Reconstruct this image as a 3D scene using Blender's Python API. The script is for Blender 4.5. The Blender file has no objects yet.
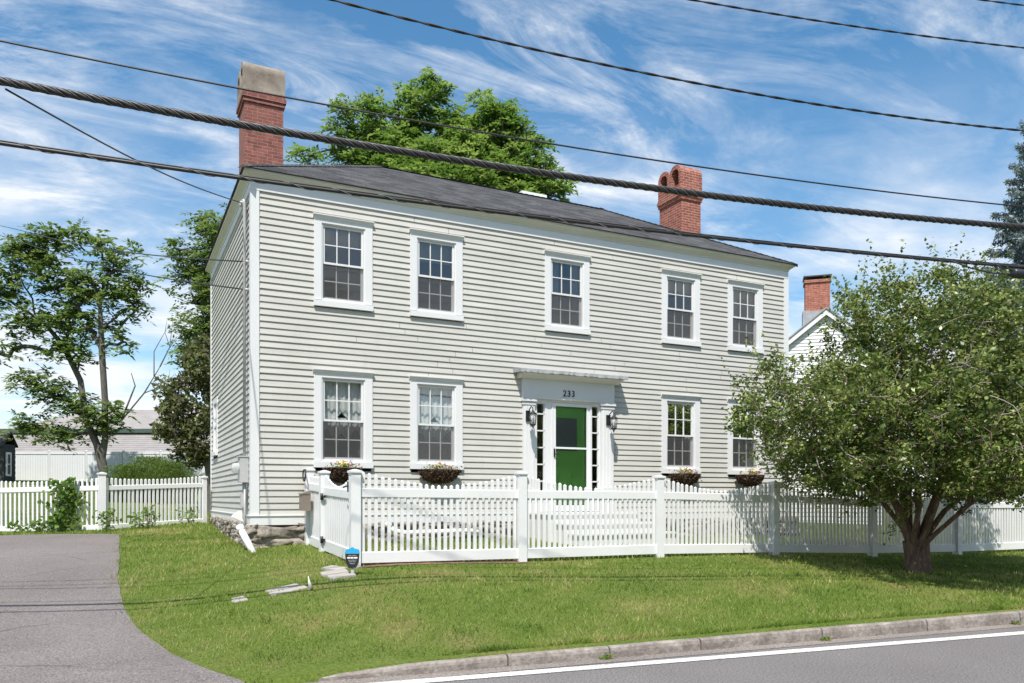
import bpy, bmesh, math, random
import numpy as np
from mathutils import Vector, Matrix, noise as mnoise

R = math.radians
PI = math.pi
SC = bpy.context.scene
COL = SC.collection
random.seed(7)
RNG = np.random.default_rng(11)

# ------------------------------------------------------------------ camera
cam = bpy.data.cameras.new('camera')
cam.lens = 27.84
cam.sensor_width = 36.0
cam.shift_y = 0.1528
cam.clip_end = 3000
cam_o = bpy.data.objects.new('camera', cam)
cam_o.location = (-1.9055, -13.016, 1.5)
cam_o.rotation_euler = (R(90), 0, R(-26.5))
COL.objects.link(cam_o)
SC.camera = cam_o

# ------------------------------------------------------------------ sky and sun
SUN_D = Vector((0.71, 1.0, -2.0)).normalized()      # the way the light travels
sun = bpy.data.lights.new('sun', 'SUN')
sun.energy = 4.6
sun.angle = R(0.53)
sun.color = (1.0, 0.955, 0.88)
sun_o = bpy.data.objects.new('sun', sun)
sun_o.rotation_euler = SUN_D.to_track_quat('-Z', 'Y').to_euler()
sun_o.location = (-10, -16, 28)
COL.objects.link(sun_o)
SC.view_settings.view_transform = 'Standard'
SC.view_settings.look = 'None'
SC.view_settings.exposure = 0.55
SC.view_settings.gamma = 1.0
SC.view_settings.use_curve_mapping = False

w = bpy.data.worlds.new('World')
SC.world = w
w.use_nodes = True
nt = w.node_tree
nt.nodes.clear()
N = nt.nodes.new
L = nt.links.new
out = N('ShaderNodeOutputWorld')
bg = N('ShaderNodeBackground')
bg.inputs['Strength'].default_value = 0.092
sky = N('ShaderNodeTexSky')
sky.sky_type = 'NISHITA'
sky.sun_disc = False
sky.sun_elevation = R(58.5)
sky.sun_rotation = R(215.4)
sky.air_density = 1.0
sky.dust_density = 0.4
sky.ozone_density = 2.0
tc = N('ShaderNodeTexCoord')
sep = N('ShaderNodeSeparateXYZ')
L(tc.outputs['Generated'], sep.inputs[0])
zz = N('ShaderNodeMath'); zz.operation = 'MAXIMUM'; zz.inputs[1].default_value = 0.0
L(sep.outputs['Z'], zz.inputs[0])
za = N('ShaderNodeMath'); za.operation = 'ADD'; za.inputs[1].default_value = 0.12
L(zz.outputs[0], za.inputs[0])
dx = N('ShaderNodeMath'); dx.operation = 'DIVIDE'
dy = N('ShaderNodeMath'); dy.operation = 'DIVIDE'
L(sep.outputs['X'], dx.inputs[0]); L(za.outputs[0], dx.inputs[1])
L(sep.outputs['Y'], dy.inputs[0]); L(za.outputs[0], dy.inputs[1])
cmb = N('ShaderNodeCombineXYZ')
L(dx.outputs[0], cmb.inputs[0]); L(dy.outputs[0], cmb.inputs[1])
def cloud_noise(rot, sx, sy, off, scale, detail, rough, dist):
    mp = N('ShaderNodeMapping')
    mp.inputs['Rotation'].default_value = (0, 0, R(rot))
    mp.inputs['Scale'].default_value = (sx, sy, 1)
    mp.inputs['Location'].default_value = off
    L(cmb.outputs[0], mp.inputs[0])
    n = N('ShaderNodeTexNoise')
    n.inputs['Scale'].default_value = scale
    n.inputs['Detail'].default_value = detail
    n.inputs['Roughness'].default_value = rough
    n.inputs['Distortion'].default_value = dist
    L(mp.outputs[0], n.inputs['Vector'])
    return n.outputs['Fac']
def ramp(sock, stops):
    r = N('ShaderNodeValToRGB')
    r.color_ramp.elements[0].position = stops[0][0]
    r.color_ramp.elements[0].color = (stops[0][1],)*3 + (1,)
    r.color_ramp.elements[1].position = stops[-1][0]
    r.color_ramp.elements[1].color = (stops[-1][1],)*3 + (1,)
    for p, v in stops[1:-1]:
        e = r.color_ramp.elements.new(p); e.color = (v, v, v, 1)
    L(sock, r.inputs[0])
    return r.outputs[0]
def wmath(op, a, b):
    m = N('ShaderNodeMath'); m.operation = op
    for i, v in enumerate((a, b)):
        if isinstance(v, (int, float)): m.inputs[i].default_value = v
        else: L(v, m.inputs[i])
    return m.outputs[0]
n_wisp = cloud_noise(-38, 1.0, 2.3, (3.1, 1.2, 0), 1.9, 12.0, 0.66, 0.75)
n_big = cloud_noise(20, 1.0, 1.3, (5.4, 2.0, 0), 0.62, 4.0, 0.5, 0.2)
wisp = ramp(n_wisp, [(0.43, 0.0), (0.56, 0.36), (0.72, 0.95)])
big = ramp(n_big, [(0.34, 0.28), (0.50, 0.80), (0.63, 1.25)])
n_puff = cloud_noise(12, 1.0, 1.25, (2.2, 9.1, 0), 4.2, 10.0, 0.64, 0.35)
puff = ramp(n_puff, [(0.34, 0.25), (0.52, 0.9), (0.66, 1.5)])
cl = wmath('MULTIPLY', wmath('MULTIPLY', wisp, big), puff)
# fuller, brighter cloud low down in the sky
low = N('ShaderNodeMapRange')
low.inputs['From Min'].default_value = 0.46; low.inputs['From Max'].default_value = 0.14
low.inputs['To Min'].default_value = 0.0; low.inputs['To Max'].default_value = 0.75
L(sep.outputs['Z'], low.inputs['Value'])
n_low = cloud_noise(0, 1.0, 1.0, (0.4, 7.7, 0), 1.1, 7.0, 0.58, 0.3)
lowc = wmath('MULTIPLY', ramp(n_low, [(0.40, 0.15), (0.60, 1.3)]), low.outputs[0])
fac = wmath('MINIMUM', wmath('ADD', wmath('ADD', cl, lowc), 0.02), 0.93)
mixw = N('ShaderNodeMix'); mixw.data_type = 'RGBA'
L(fac, mixw.inputs['Factor'])
hs = N('ShaderNodeHueSaturation')
hs.inputs['Saturation'].default_value = 1.27
hs.inputs['Value'].default_value = 1.30
hs.inputs['Hue'].default_value = 0.490
L(sky.outputs[0], hs.inputs['Color'])
L(hs.outputs[0], mixw.inputs['A'])
mixw.inputs['B'].default_value = (7.6, 7.8, 8.1, 1)
L(mixw.outputs['Result'], bg.inputs['Color'])
L(bg.outputs[0], out.inputs[0])

# ------------------------------------------------------------------ materials
def newmat(name):
    m = bpy.data.materials.new(name)
    m.use_nodes = True
    t = m.node_tree
    b = t.nodes['Principled BSDF']
    return m, t, b
def _noise(t, coord, scale, detail=4, rough=0.55, dist=0.0):
    n = t.nodes.new('ShaderNodeTexNoise')
    n.inputs['Scale'].default_value = scale
    n.inputs['Detail'].default_value = detail
    n.inputs['Roughness'].default_value = rough
    n.inputs['Distortion'].default_value = dist
    t.links.new(coord, n.inputs['Vector'])
    return n.outputs['Fac']
def _cramp(t, sock, stops):
    r = t.nodes.new('ShaderNodeValToRGB')
    els = r.color_ramp.elements
    els[0].position, els[0].color = stops[0][0], (*stops[0][1], 1)
    els[1].position, els[1].color = stops[-1][0], (*stops[-1][1], 1)
    for p, c in stops[1:-1]:
        e = els.new(p); e.color = (*c, 1)
    t.links.new(sock, r.inputs[0])
    return r.outputs[0]
def _mix(t, f, a, b, mode='MIX'):
    m = t.nodes.new('ShaderNodeMix'); m.data_type = 'RGBA'; m.blend_type = mode
    for sock, v in ((m.inputs['Factor'], f), (m.inputs['A'], a), (m.inputs['B'], b)):
        if isinstance(v, (int, float)): sock.default_value = v
        elif isinstance(v, tuple): sock.default_value = (*v, 1)
        else: t.links.new(v, sock)
    return m.outputs['Result']
def _bump(t, b, sock, strength, dist):
    n = t.nodes.new('ShaderNodeBump')
    n.inputs['Strength'].default_value = strength
    n.inputs['Distance'].default_value = dist
    t.links.new(sock, n.inputs['Height'])
    t.links.new(n.outputs[0], b.inputs['Normal'])
def _coord(t, kind='Object'):
    return t.nodes.new('ShaderNodeTexCoord').outputs[kind]

def paint(name, col, rough=0.45, var=0.06, dirt=0.0, dirtcol=(.3, .28, .24), scale=1.7, bump=0.0):
    m, t, b = newmat(name)
    c = _coord(t)
    f = _noise(t, c, scale, 6, 0.6)
    lo = tuple(x*(1-var) for x in col); hi = tuple(min(1, x*(1+var)) for x in col)
    o = _cramp(t, f, [(0.3, lo), (0.7, hi)])
    if dirt:
        f2 = _noise(t, c, scale*5, 8, 0.7, 0.4)
        g = _cramp(t, f2, [(0.56, (0, 0, 0)), (0.75, (dirt,)*3)])
        o = _mix(t, g, o, dirtcol)
    t.links.new(o, b.inputs['Base Color'])
    b.inputs['Roughness'].default_value = rough
    if bump: _bump(t, b, _noise(t, c, 60, 4), bump, 0.01)
    return m

M = {}
M['siding'] = paint('siding', (.485, .475, .445), .5, .035, .10, (.45, .43, .38), 1.2)
def siding_mat():
    m, t, b = newmat('weathered_siding')
    c = _coord(t)
    base = _cramp(t, _noise(t, c, 1.1, 6, .6), [(.3, (.470, .456, .418)), (.7, (.512, .498, .458))])
    mp = t.nodes.new('ShaderNodeMapping'); t.links.new(c, mp.inputs[0])
    mp.inputs['Scale'].default_value = (.55, .55, 9.72)
    rows = _cramp(t, _noise(t, mp.outputs[0], 1.0, 3, .5), [(.3, (.90,)*3), (.7, (1.07,)*3)])
    o = _mix(t, 1.0, base, rows, 'MULTIPLY')
    mp2 = t.nodes.new('ShaderNodeMapping'); t.links.new(c, mp2.inputs[0])
    mp2.inputs['Scale'].default_value = (5, 5, .7)
    st = _cramp(t, _noise(t, mp2.outputs[0], 1.3, 8, .7, .3), [(.55, (0, 0, 0)), (.78, (.32,)*3)])
    o = _mix(t, st, o, (.33, .31, .27))
    t.links.new(o, b.inputs['Base Color'])
    b.inputs['Roughness'].default_value = .55
    return m
M['siding'] = siding_mat()
M['trim'] = paint('white_trim', (.67, .67, .672), .4, .03, .08, (.55, .53, .5), 2.0)
M['cream'] = paint('cream_moulding', (.60, .59, .53), .45, .04, .1, (.4, .38, .3), 2.0)
M['vinyl'] = paint('white_vinyl', (.71, .71, .715), .36, .04, .22, (.50, .51, .46), 2.6)
M['old_white'] = paint('weathered_white', (.66, .66, .64), .6, .1, .2, (.4, .4, .38), 3.0)
M['green_door'] = paint('green_door_paint', (.17, .42, .09), .4, .06)
M['black_iron'] = paint('black_iron', (.015, .015, .016), .45, .2)
M['grey_metal'] = paint('grey_metal', (.42, .42, .42), .45, .08)
M['dark_metal'] = paint('dark_metal', (.05, .05, .055), .5, .1)
M['mail_brown'] = paint('brown_sheet', (.20, .165, .135), .5, .08)
M['plaster'] = paint('room_plaster', (.30, .29, .27), .9, .05)
M['room_floor'] = paint('room_floor', (.12, .08, .05), .7, .1)
M['digit'] = paint('dark_digits', (.02, .025, .04), .4, .1)
M['door_glass_dark'] = paint('dark_grey_pane', (.12, .13, .13), .25, .1)  # one even opaque dark grey for the glass in the front door
M['pvc'] = paint('pvc', (.78, .78, .76), .35, .03, .1)
M['parging'] = paint('cement_parging', (.27, .225, .185), .95, .45, .75, (.07, .06, .05), 2.2, .5)
M['lead'] = paint('lead_flashing', (.30, .31, .32), .55, .2, .3, (.12, .12, .12), 5)
M['blue_plastic'] = paint('blue_plastic', (.02, .36, .66), .35, .04)
M['black_plastic'] = paint('black_plastic', (.02, .021, .024), .4, .1)
M['white_ink'] = paint('white_ink', (.8, .8, .8), .5, .02)
M['grey_ink'] = paint('grey_ink', (.33, .33, .34), .5, .02)
M['conc'] = paint('concrete_slab', (.33, .305, .275), .9, .15, .3, (.25, .24, .21), 4, .3)
M['basket'] = paint('basket_fibre', (.085, .048, .028), .95, .4, .4, (.025, .015, .01), 12, .5)
M['tan_roof'] = paint('taupe_shingle', (.265, .245, .235), .9, .12, .3, (.18, .165, .155), 1.2)
M['dark_green_trim'] = paint('dark_green_trim', (.05, .075, .065), .6, .1)
M['nb_wall'] = paint('pale_clapboard', (.70, .70, .69), .55, .04)
M['nb_dark'] = paint('dark_shingle_wall', (.035, .042, .04), .85, .3)
M['warm_white'] = paint('screen_fence_vinyl', (.66, .67, .68), .4, .03)

def brick(name, c1, c2, mortar, sc=1.0):
    m, t, b = newmat(name)
    uv = t.nodes.new('ShaderNodeUVMap').outputs[0]
    br = t.nodes.new('ShaderNodeTexBrick')
    br.inputs['Scale'].default_value = 1.0
    br.inputs['Brick Width'].default_value = 0.215*sc
    br.inputs['Row Height'].default_value = 0.073*sc
    br.inputs['Mortar Size'].default_value = 0.0085*sc
    br.inputs['Mortar Smooth'].default_value = 0.15
    br.inputs['Bias'].default_value = -0.1
    br.inputs['Color1'].default_value = (*c1, 1)
    br.inputs['Color2'].default_value = (*c2, 1)
    br.inputs['Mortar'].default_value = (*mortar, 1)
    t.links.new(uv, br.inputs['Vector'])
    c = _coord(t)
    f = _noise(t, c, 9, 5, .65)
    v = _cramp(t, f, [(.3, (.62,)*3), (.7, (1.15,)*3)])
    o = _mix(t, 1.0, br.outputs['Color'], v, 'MULTIPLY')
    t.links.new(o, b.inputs['Base Color'])
    b.inputs['Roughness'].default_value = .9
    inv = t.nodes.new('ShaderNodeMath'); inv.operation = 'SUBTRACT'; inv.inputs[0].default_value = 1
    t.links.new(br.outputs['Fac'], inv.inputs[1])
    _bump(t, b, inv.outputs[0], .6, .012)
    return m
M['brick_old'] = brick('old_brick', (.215, .062, .048), (.30, .098, .072), (.27, .175, .15), .86)
M['brick_new'] = brick('red_brick', (.29, .066, .040), (.40, .115, .068), (.40, .31, .27), .86)
M['brick_nb'] = brick('orange_brick', (.33, .09, .055), (.43, .13, .08), (.38, .28, .24), .9)

def shingles():
    m, t, b = newmat('asphalt_shingles')
    uv = t.nodes.new('ShaderNodeUVMap').outputs[0]
    br = t.nodes.new('ShaderNodeTexBrick')
    br.inputs['Scale'].default_value = 1.0
    br.inputs['Brick Width'].default_value = 0.26
    br.inputs['Row Height'].default_value = 0.135
    br.inputs['Mortar Size'].default_value = 0.006
    br.inputs['Mortar Smooth'].default_value = 0.4
    br.inputs['Color1'].default_value = (.036, .036, .038, 1)
    br.inputs['Color2'].default_value = (.085, .085, .088, 1)
    br.inputs['Mortar'].default_value = (.022, .022, .024, 1)
    br.offset_frequency = 2
    br.offset = 0.37
    t.links.new(uv, br.inputs['Vector'])
    c = _coord(t)
    f = _noise(t, c, 1.1, 6, .65)
    v = _cramp(t, f, [(.3, (.75,)*3), (.7, (1.3,)*3)])
    g = _noise(t, c, 160, 2, .5)
    v2 = _cramp(t, g, [(.3, (.7,)*3), (.7, (1.3,)*3)])
    o = _mix(t, 1.0, _mix(t, 1.0, br.outputs['Color'], v, 'MULTIPLY'), v2, 'MULTIPLY')
    t.links.new(o, b.inputs['Base Color'])
    b.inputs['Roughness'].default_value = .95
    b.inputs['Specular IOR Level'].default_value = .25
    _bump(t, b, br.outputs['Color'], .5, .02)
    return m
M['shingles'] = shingles()

def stone(name, a, bcol, cc):
    m, t, b = newmat(name)
    c = _coord(t)
    f = _noise(t, c, 3.2, 7, .65, .5)
    o = _cramp(t, f, [(.28, a), (.5, bcol), (.72, cc)])
    f2 = _noise(t, c, 22, 6, .7)
    o = _mix(t, 1.0, o, _cramp(t, f2, [(.3, (.6,)*3), (.7, (1.3,)*3)]), 'MULTIPLY')
    t.links.new(o, b.inputs['Base Color'])
    b.inputs['Roughness'].default_value = .95
    _bump(t, b, f2, .7, .02)
    return m
M['stone'] = stone('fieldstone', (.12, .10, .085), (.27, .235, .20), (.42, .37, .32))
M['granite'] = stone('kerb_granite', (.15, .125, .107), (.245, .212, .188), (.37, .335, .30))
M['mortar_dark'] = stone('foundation_mortar', (.10, .085, .07), (.17, .145, .12), (.24, .21, .18))

def asphalt(name, a, bcol, speck, crack=True, streak=0.0):
    m, t, b = newmat(name)
    c = _coord(t)
    f = _noise(t, c, .55, 6, .6, .3)
    o = _cramp(t, f, [(.3, a), (.7, bcol)])
    g = _noise(t, c, 55, 3, .6)
    o = _mix(t, 1.0, o, _cramp(t, g, [(.30, (.50,)*3), (.5, (1, 1, 1)), (.70, (1.55,)*3)]), 'MULTIPLY')
    h = _noise(t, c, 190, 2, .5)
    o = _mix(t, _cramp(t, h, [(.60, (0, 0, 0)), (.72, (.55,)*3)]), o, speck)
    if crack:
        mp = t.nodes.new('ShaderNodeMapping'); t.links.new(c, mp.inputs[0])
        mp.inputs['Scale'].default_value = (.25, 1.6, 1)
        q = _noise(t, mp.outputs[0], 1.2, 5, .6, .6)
        o = _mix(t, _cramp(t, q, [(.60, (0, 0, 0)), (.70, (.35,)*3)]), o, tuple(x*.6 for x in a))
    if crack:
        # hairline cracks, oil spots and a worn, paler band
        wv = t.nodes.new('ShaderNodeTexNoise'); wv.inputs['Scale'].default_value = 1.3; wv.inputs['Detail'].default_value = 5
        t.links.new(c, wv.inputs['Vector'])
        ad = t.nodes.new('ShaderNodeMix'); ad.data_type = 'VECTOR'; ad.inputs['Factor'].default_value = .22
        t.links.new(c, ad.inputs[4]); t.links.new(wv.outputs['Color'], ad.inputs[5])
        vo = t.nodes.new('ShaderNodeTexVoronoi'); vo.feature = 'DISTANCE_TO_EDGE'; vo.inputs['Scale'].default_value = .62
        t.links.new(ad.outputs[1], vo.inputs['Vector'])
        gate = _cramp(t, _noise(t, c, .8, 3, .5), [(.50, (0, 0, 0)), (.60, (1, 1, 1))])
        ck = _mix(t, 1.0, _cramp(t, vo.outputs['Distance'], [(.0, (.75,)*3), (.010, (0, 0, 0))]), gate, 'MULTIPLY')
        o = _mix(t, ck, o, (.045, .04, .04))
        sp_ = _cramp(t, _noise(t, c, 2.6, 4, .6, .5), [(.66, (0, 0, 0)), (.74, (.38,)*3)])
        o = _mix(t, sp_, o, (.07, .062, .062))
    t.links.new(o, b.inputs['Base Color'])
    b.inputs['Roughness'].default_value = .92
    b.inputs['Specular IOR Level'].default_value = .3
    _bump(t, b, g, .5, .012)
    return m
M['mulch'] = stone('bark_mulch', (.08, .045, .028), (.17, .095, .06), (.27, .16, .105))
M['drive'] = asphalt('driveway_asphalt', (.138, .119, .113), (.185, .164, .157), (.36, .34, .34))
M['road'] = asphalt('road_asphalt', (.138, .126, .124), (.172, .159, .156), (.33, .31, .31), False)
M['line'] = asphalt('road_paint', (.46, .45, .43), (.62, .61, .58), (.45, .44, .42), False)
M['gutter'] = asphalt('gutter_grit', (.17, .15, .14), (.25, .215, .19), (.40, .36, .32), False)

def ground_mat():
    m, t, b = newmat('lawn_soil')
    c = _coord(t)
    f = _noise(t, c, .7, 6, .62, .3)
    o = _cramp(t, f, [(.30, (.075, .120, .018)), (.52, (.110, .145, .032)), (.70, (.19, .165, .065))])
    g = _noise(t, c, 38, 5, .7)
    o = _mix(t, 1.0, o, _cramp(t, g, [(.3, (.5,)*3), (.7, (1.4,)*3)]), 'MULTIPLY')
    t.links.new(o, b.inputs['Base Color'])
    b.inputs['Roughness'].default_value = 1.0
    b.inputs['Specular IOR Level'].default_value = .1
    _bump(t, b, g, .6, .03)
    return m
M['lawn'] = ground_mat()

def leafmat(name, stops, trans=.35, rough=.5):
    """per-leaf tint attribute picks the leaf's own colour"""
    m, t, b = newmat(name)
    at = t.nodes.new('ShaderNodeAttribute'); at.attribute_name = 'tint'
    o = _cramp(t, at.outputs['Fac'], stops)
    t.links.new(o, b.inputs['Base Color'])
    b.inputs['Roughness'].default_value = rough
    b.inputs['Specular IOR Level'].default_value = .35
    tr = t.nodes.new('ShaderNodeBsdfTranslucent')
    hs = t.nodes.new('ShaderNodeHueSaturation')
    hs.inputs['Hue'].default_value = .485
    hs.inputs['Value'].default_value = 1.25
    t.links.new(o, hs.inputs['Color'])
    t.links.new(hs.outputs[0], tr.inputs['Color'])
    mx = t.nodes.new('ShaderNodeMixShader'); mx.inputs[0].default_value = trans
    t.links.new(b.outputs[0], mx.inputs[1]); t.links.new(tr.outputs[0], mx.inputs[2])
    t.links.new(mx.outputs[0], t.nodes['Material Output'].inputs[0])
    return m
M['leaf_bright'] = leafmat('bright_green_leaf', [(0, (.070, .150, .024)), (.5, (.130, .245, .042)), (1, (.25, .35, .085))], .50)
M['leaf_mid'] = leafmat('mid_green_leaf', [(0, (.065, .125, .028)), (.5, (.12, .205, .045)), (1, (.24, .32, .09))], .48)
M['leaf_bush'] = leafmat('yellow_green_leaf', [(0, (.036, .072, .015)), (.45, (.130, .190, .038)), (1, (.40, .44, .15))], .34, .36)
M['leaf_copper'] = leafmat('copper_leaf', [(0, (.08, .085, .035)), (.5, (.145, .155, .06)), (1, (.19, .27, .08))], .42)
M['leaf_vine'] = leafmat('vine_leaf', [(0, (.06, .13, .018)), (.5, (.11, .21, .03)), (1, (.22, .31, .06))], .4)
M['leaf_fern'] = leafmat('feathery_leaf', [(0, (.07, .13, .02)), (.5, (.11, .18, .03)), (1, (.18, .24, .05))], .4)
M['needles'] = leafmat('spruce_needles', [(0, (.09, .13, .125)), (.5, (.19, .25, .25)), (1, (.33, .39, .40))], .25, .6)
M['grass'] = leafmat('grass_blades', [(0, (.075, .145, .016)), (.35, (.185, .280, .040)), (.62, (.285, .335, .080)), (1, (.50, .42, .21))], .42, .55)
M['petal_yellow'] = paint('yellow_petals', (.75, .60, .06), .6, .1)
M['petal_red'] = paint('red_petals', (.42, .03, .09), .6, .15)
def bark(name, a, b2):
    m, t, b = newmat(name)
    c = _coord(t)
    mp = t.nodes.new('ShaderNodeMapping'); t.links.new(c, mp.inputs[0])
    mp.inputs['Scale'].default_value = (1, 1, .22)
    f = _noise(t, mp.outputs[0], 26, 6, .65, .4)
    t.links.new(_cramp(t, f, [(.3, a), (.7, b2)]), b.inputs['Base Color'])
    b.inputs['Roughness'].default_value = .95
    _bump(t, b, f, .8, .02)
    return m
M['bark'] = bark('grey_bark', (.055, .047, .04), (.17, .15, .13))
M['bark_red'] = bark('reddish_bark', (.07, .045, .034), (.27, .175, .13))
M['twig'] = bark('grey_twig', (.16, .14, .115), (.34, .30, .25))

def cable_mat():
    m, t, b = newmat('cable_rubber')
    b.inputs['Base Color'].default_value = (.020, .019, .020, 1)
    b.inputs['Roughness'].default_value = .5
    return m
M['cable'] = cable_mat()
M['lash'] = paint('lashing_wire', (.17, .165, .17), .4, .1)

def glass_mat():
    m, t, b = newmat('window_glass')
    t.nodes.remove(b)
    lw = t.nodes.new('ShaderNodeFresnel'); lw.inputs['IOR'].default_value = 2.25
    tr = t.nodes.new('ShaderNodeBsdfTransparent'); tr.inputs['Color'].default_value = (.80, .83, .82, 1)
    gl = t.nodes.new('ShaderNodeBsdfGlossy'); gl.inputs['Roughness'].default_value = 0.01
    n = t.nodes.new('ShaderNodeTexNoise'); n.inputs['Scale'].default_value = 1.6
    t.links.new(_coord(t), n.inputs['Vector'])
    bp = t.nodes.new('ShaderNodeBump'); bp.inputs['Strength'].default_value = .12; bp.inputs['Distance'].default_value = .02
    t.links.new(n.outputs['Fac'], bp.inputs['Height']); t.links.new(bp.outputs[0], gl.inputs['Normal'])
    mx = t.nodes.new('ShaderNodeMixShader')
    t.links.new(lw.outputs[0], mx.inputs[0])
    t.links.new(tr.outputs[0], mx.inputs[1]); t.links.new(gl.outputs[0], mx.inputs[2])
    t.links.new(mx.outputs[0], t.nodes['Material Output'].inputs[0])
    return m
M['glass'] = glass_mat()
def clear_glass():
    m, t, b = newmat('clear_storm_glass')
    t.nodes.remove(b)
    lw = t.nodes.new('ShaderNodeFresnel'); lw.inputs['IOR'].default_value = 1.3
    tr = t.nodes.new('ShaderNodeBsdfTransparent'); tr.inputs['Color'].default_value = (.96, .97, .96, 1)
    gl = t.nodes.new('ShaderNodeBsdfGlossy'); gl.inputs['Roughness'].default_value = 0.02
    mx = t.nodes.new('ShaderNodeMixShader')
    t.links.new(lw.outputs[0], mx.inputs[0])
    t.links.new(tr.outputs[0], mx.inputs[1]); t.links.new(gl.outputs[0], mx.inputs[2])
    t.links.new(mx.outputs[0], t.nodes['Material Output'].inputs[0])
    return m
M['clear'] = clear_glass()
def see_through(name, col, opac):
    m, t, b = newmat(name)
    b.inputs['Base Color'].default_value = (*col, 1); b.inputs['Roughness'].default_value = .9
    tr = t.nodes.new('ShaderNodeBsdfTransparent')
    mx = t.nodes.new('ShaderNodeMixShader'); mx.inputs[0].default_value = opac
    t.links.new(tr.outputs[0], mx.inputs[1]); t.links.new(b.outputs[0], mx.inputs[2])
    t.links.new(mx.outputs[0], t.nodes['Material Output'].inputs[0])
    return m
M['screen'] = see_through('insect_screen_mesh', (.10, .10, .10), .42)
M['lace'] = see_through('sheer_curtain', (.82, .82, .82), .80)
M['shade'] = paint('roller_shade', (.62, .62, .60), .9, .03)
M['lamp_glass'] = see_through('lantern_glass', (.75, .75, .72), .35)
M['meter_glass'] = see_through('meter_glass', (.6, .62, .62), .5)

# ------------------------------------------------------------------ object helpers
def tag(o, label=None, cat=None, group=None, kind=None):
    if label: o['label'] = label
    if cat: o['category'] = cat
    if group: o['group'] = group
    if kind: o['kind'] = kind
    return o
def thing(name, label, cat, loc=(0, 0, 0), rz=0.0, group=None):
    o = bpy.data.objects.new(name, None)
    o.empty_display_size = .2
    o.location = loc; o.rotation_euler = (0, 0, rz)
    COL.objects.link(o)
    return tag(o, label, cat, group)
def copy_tree(o, parent=None):
    c = o.copy(); COL.objects.link(c); c.parent = parent
    for ch in list(o.children): copy_tree(ch, c)
    return c

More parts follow.
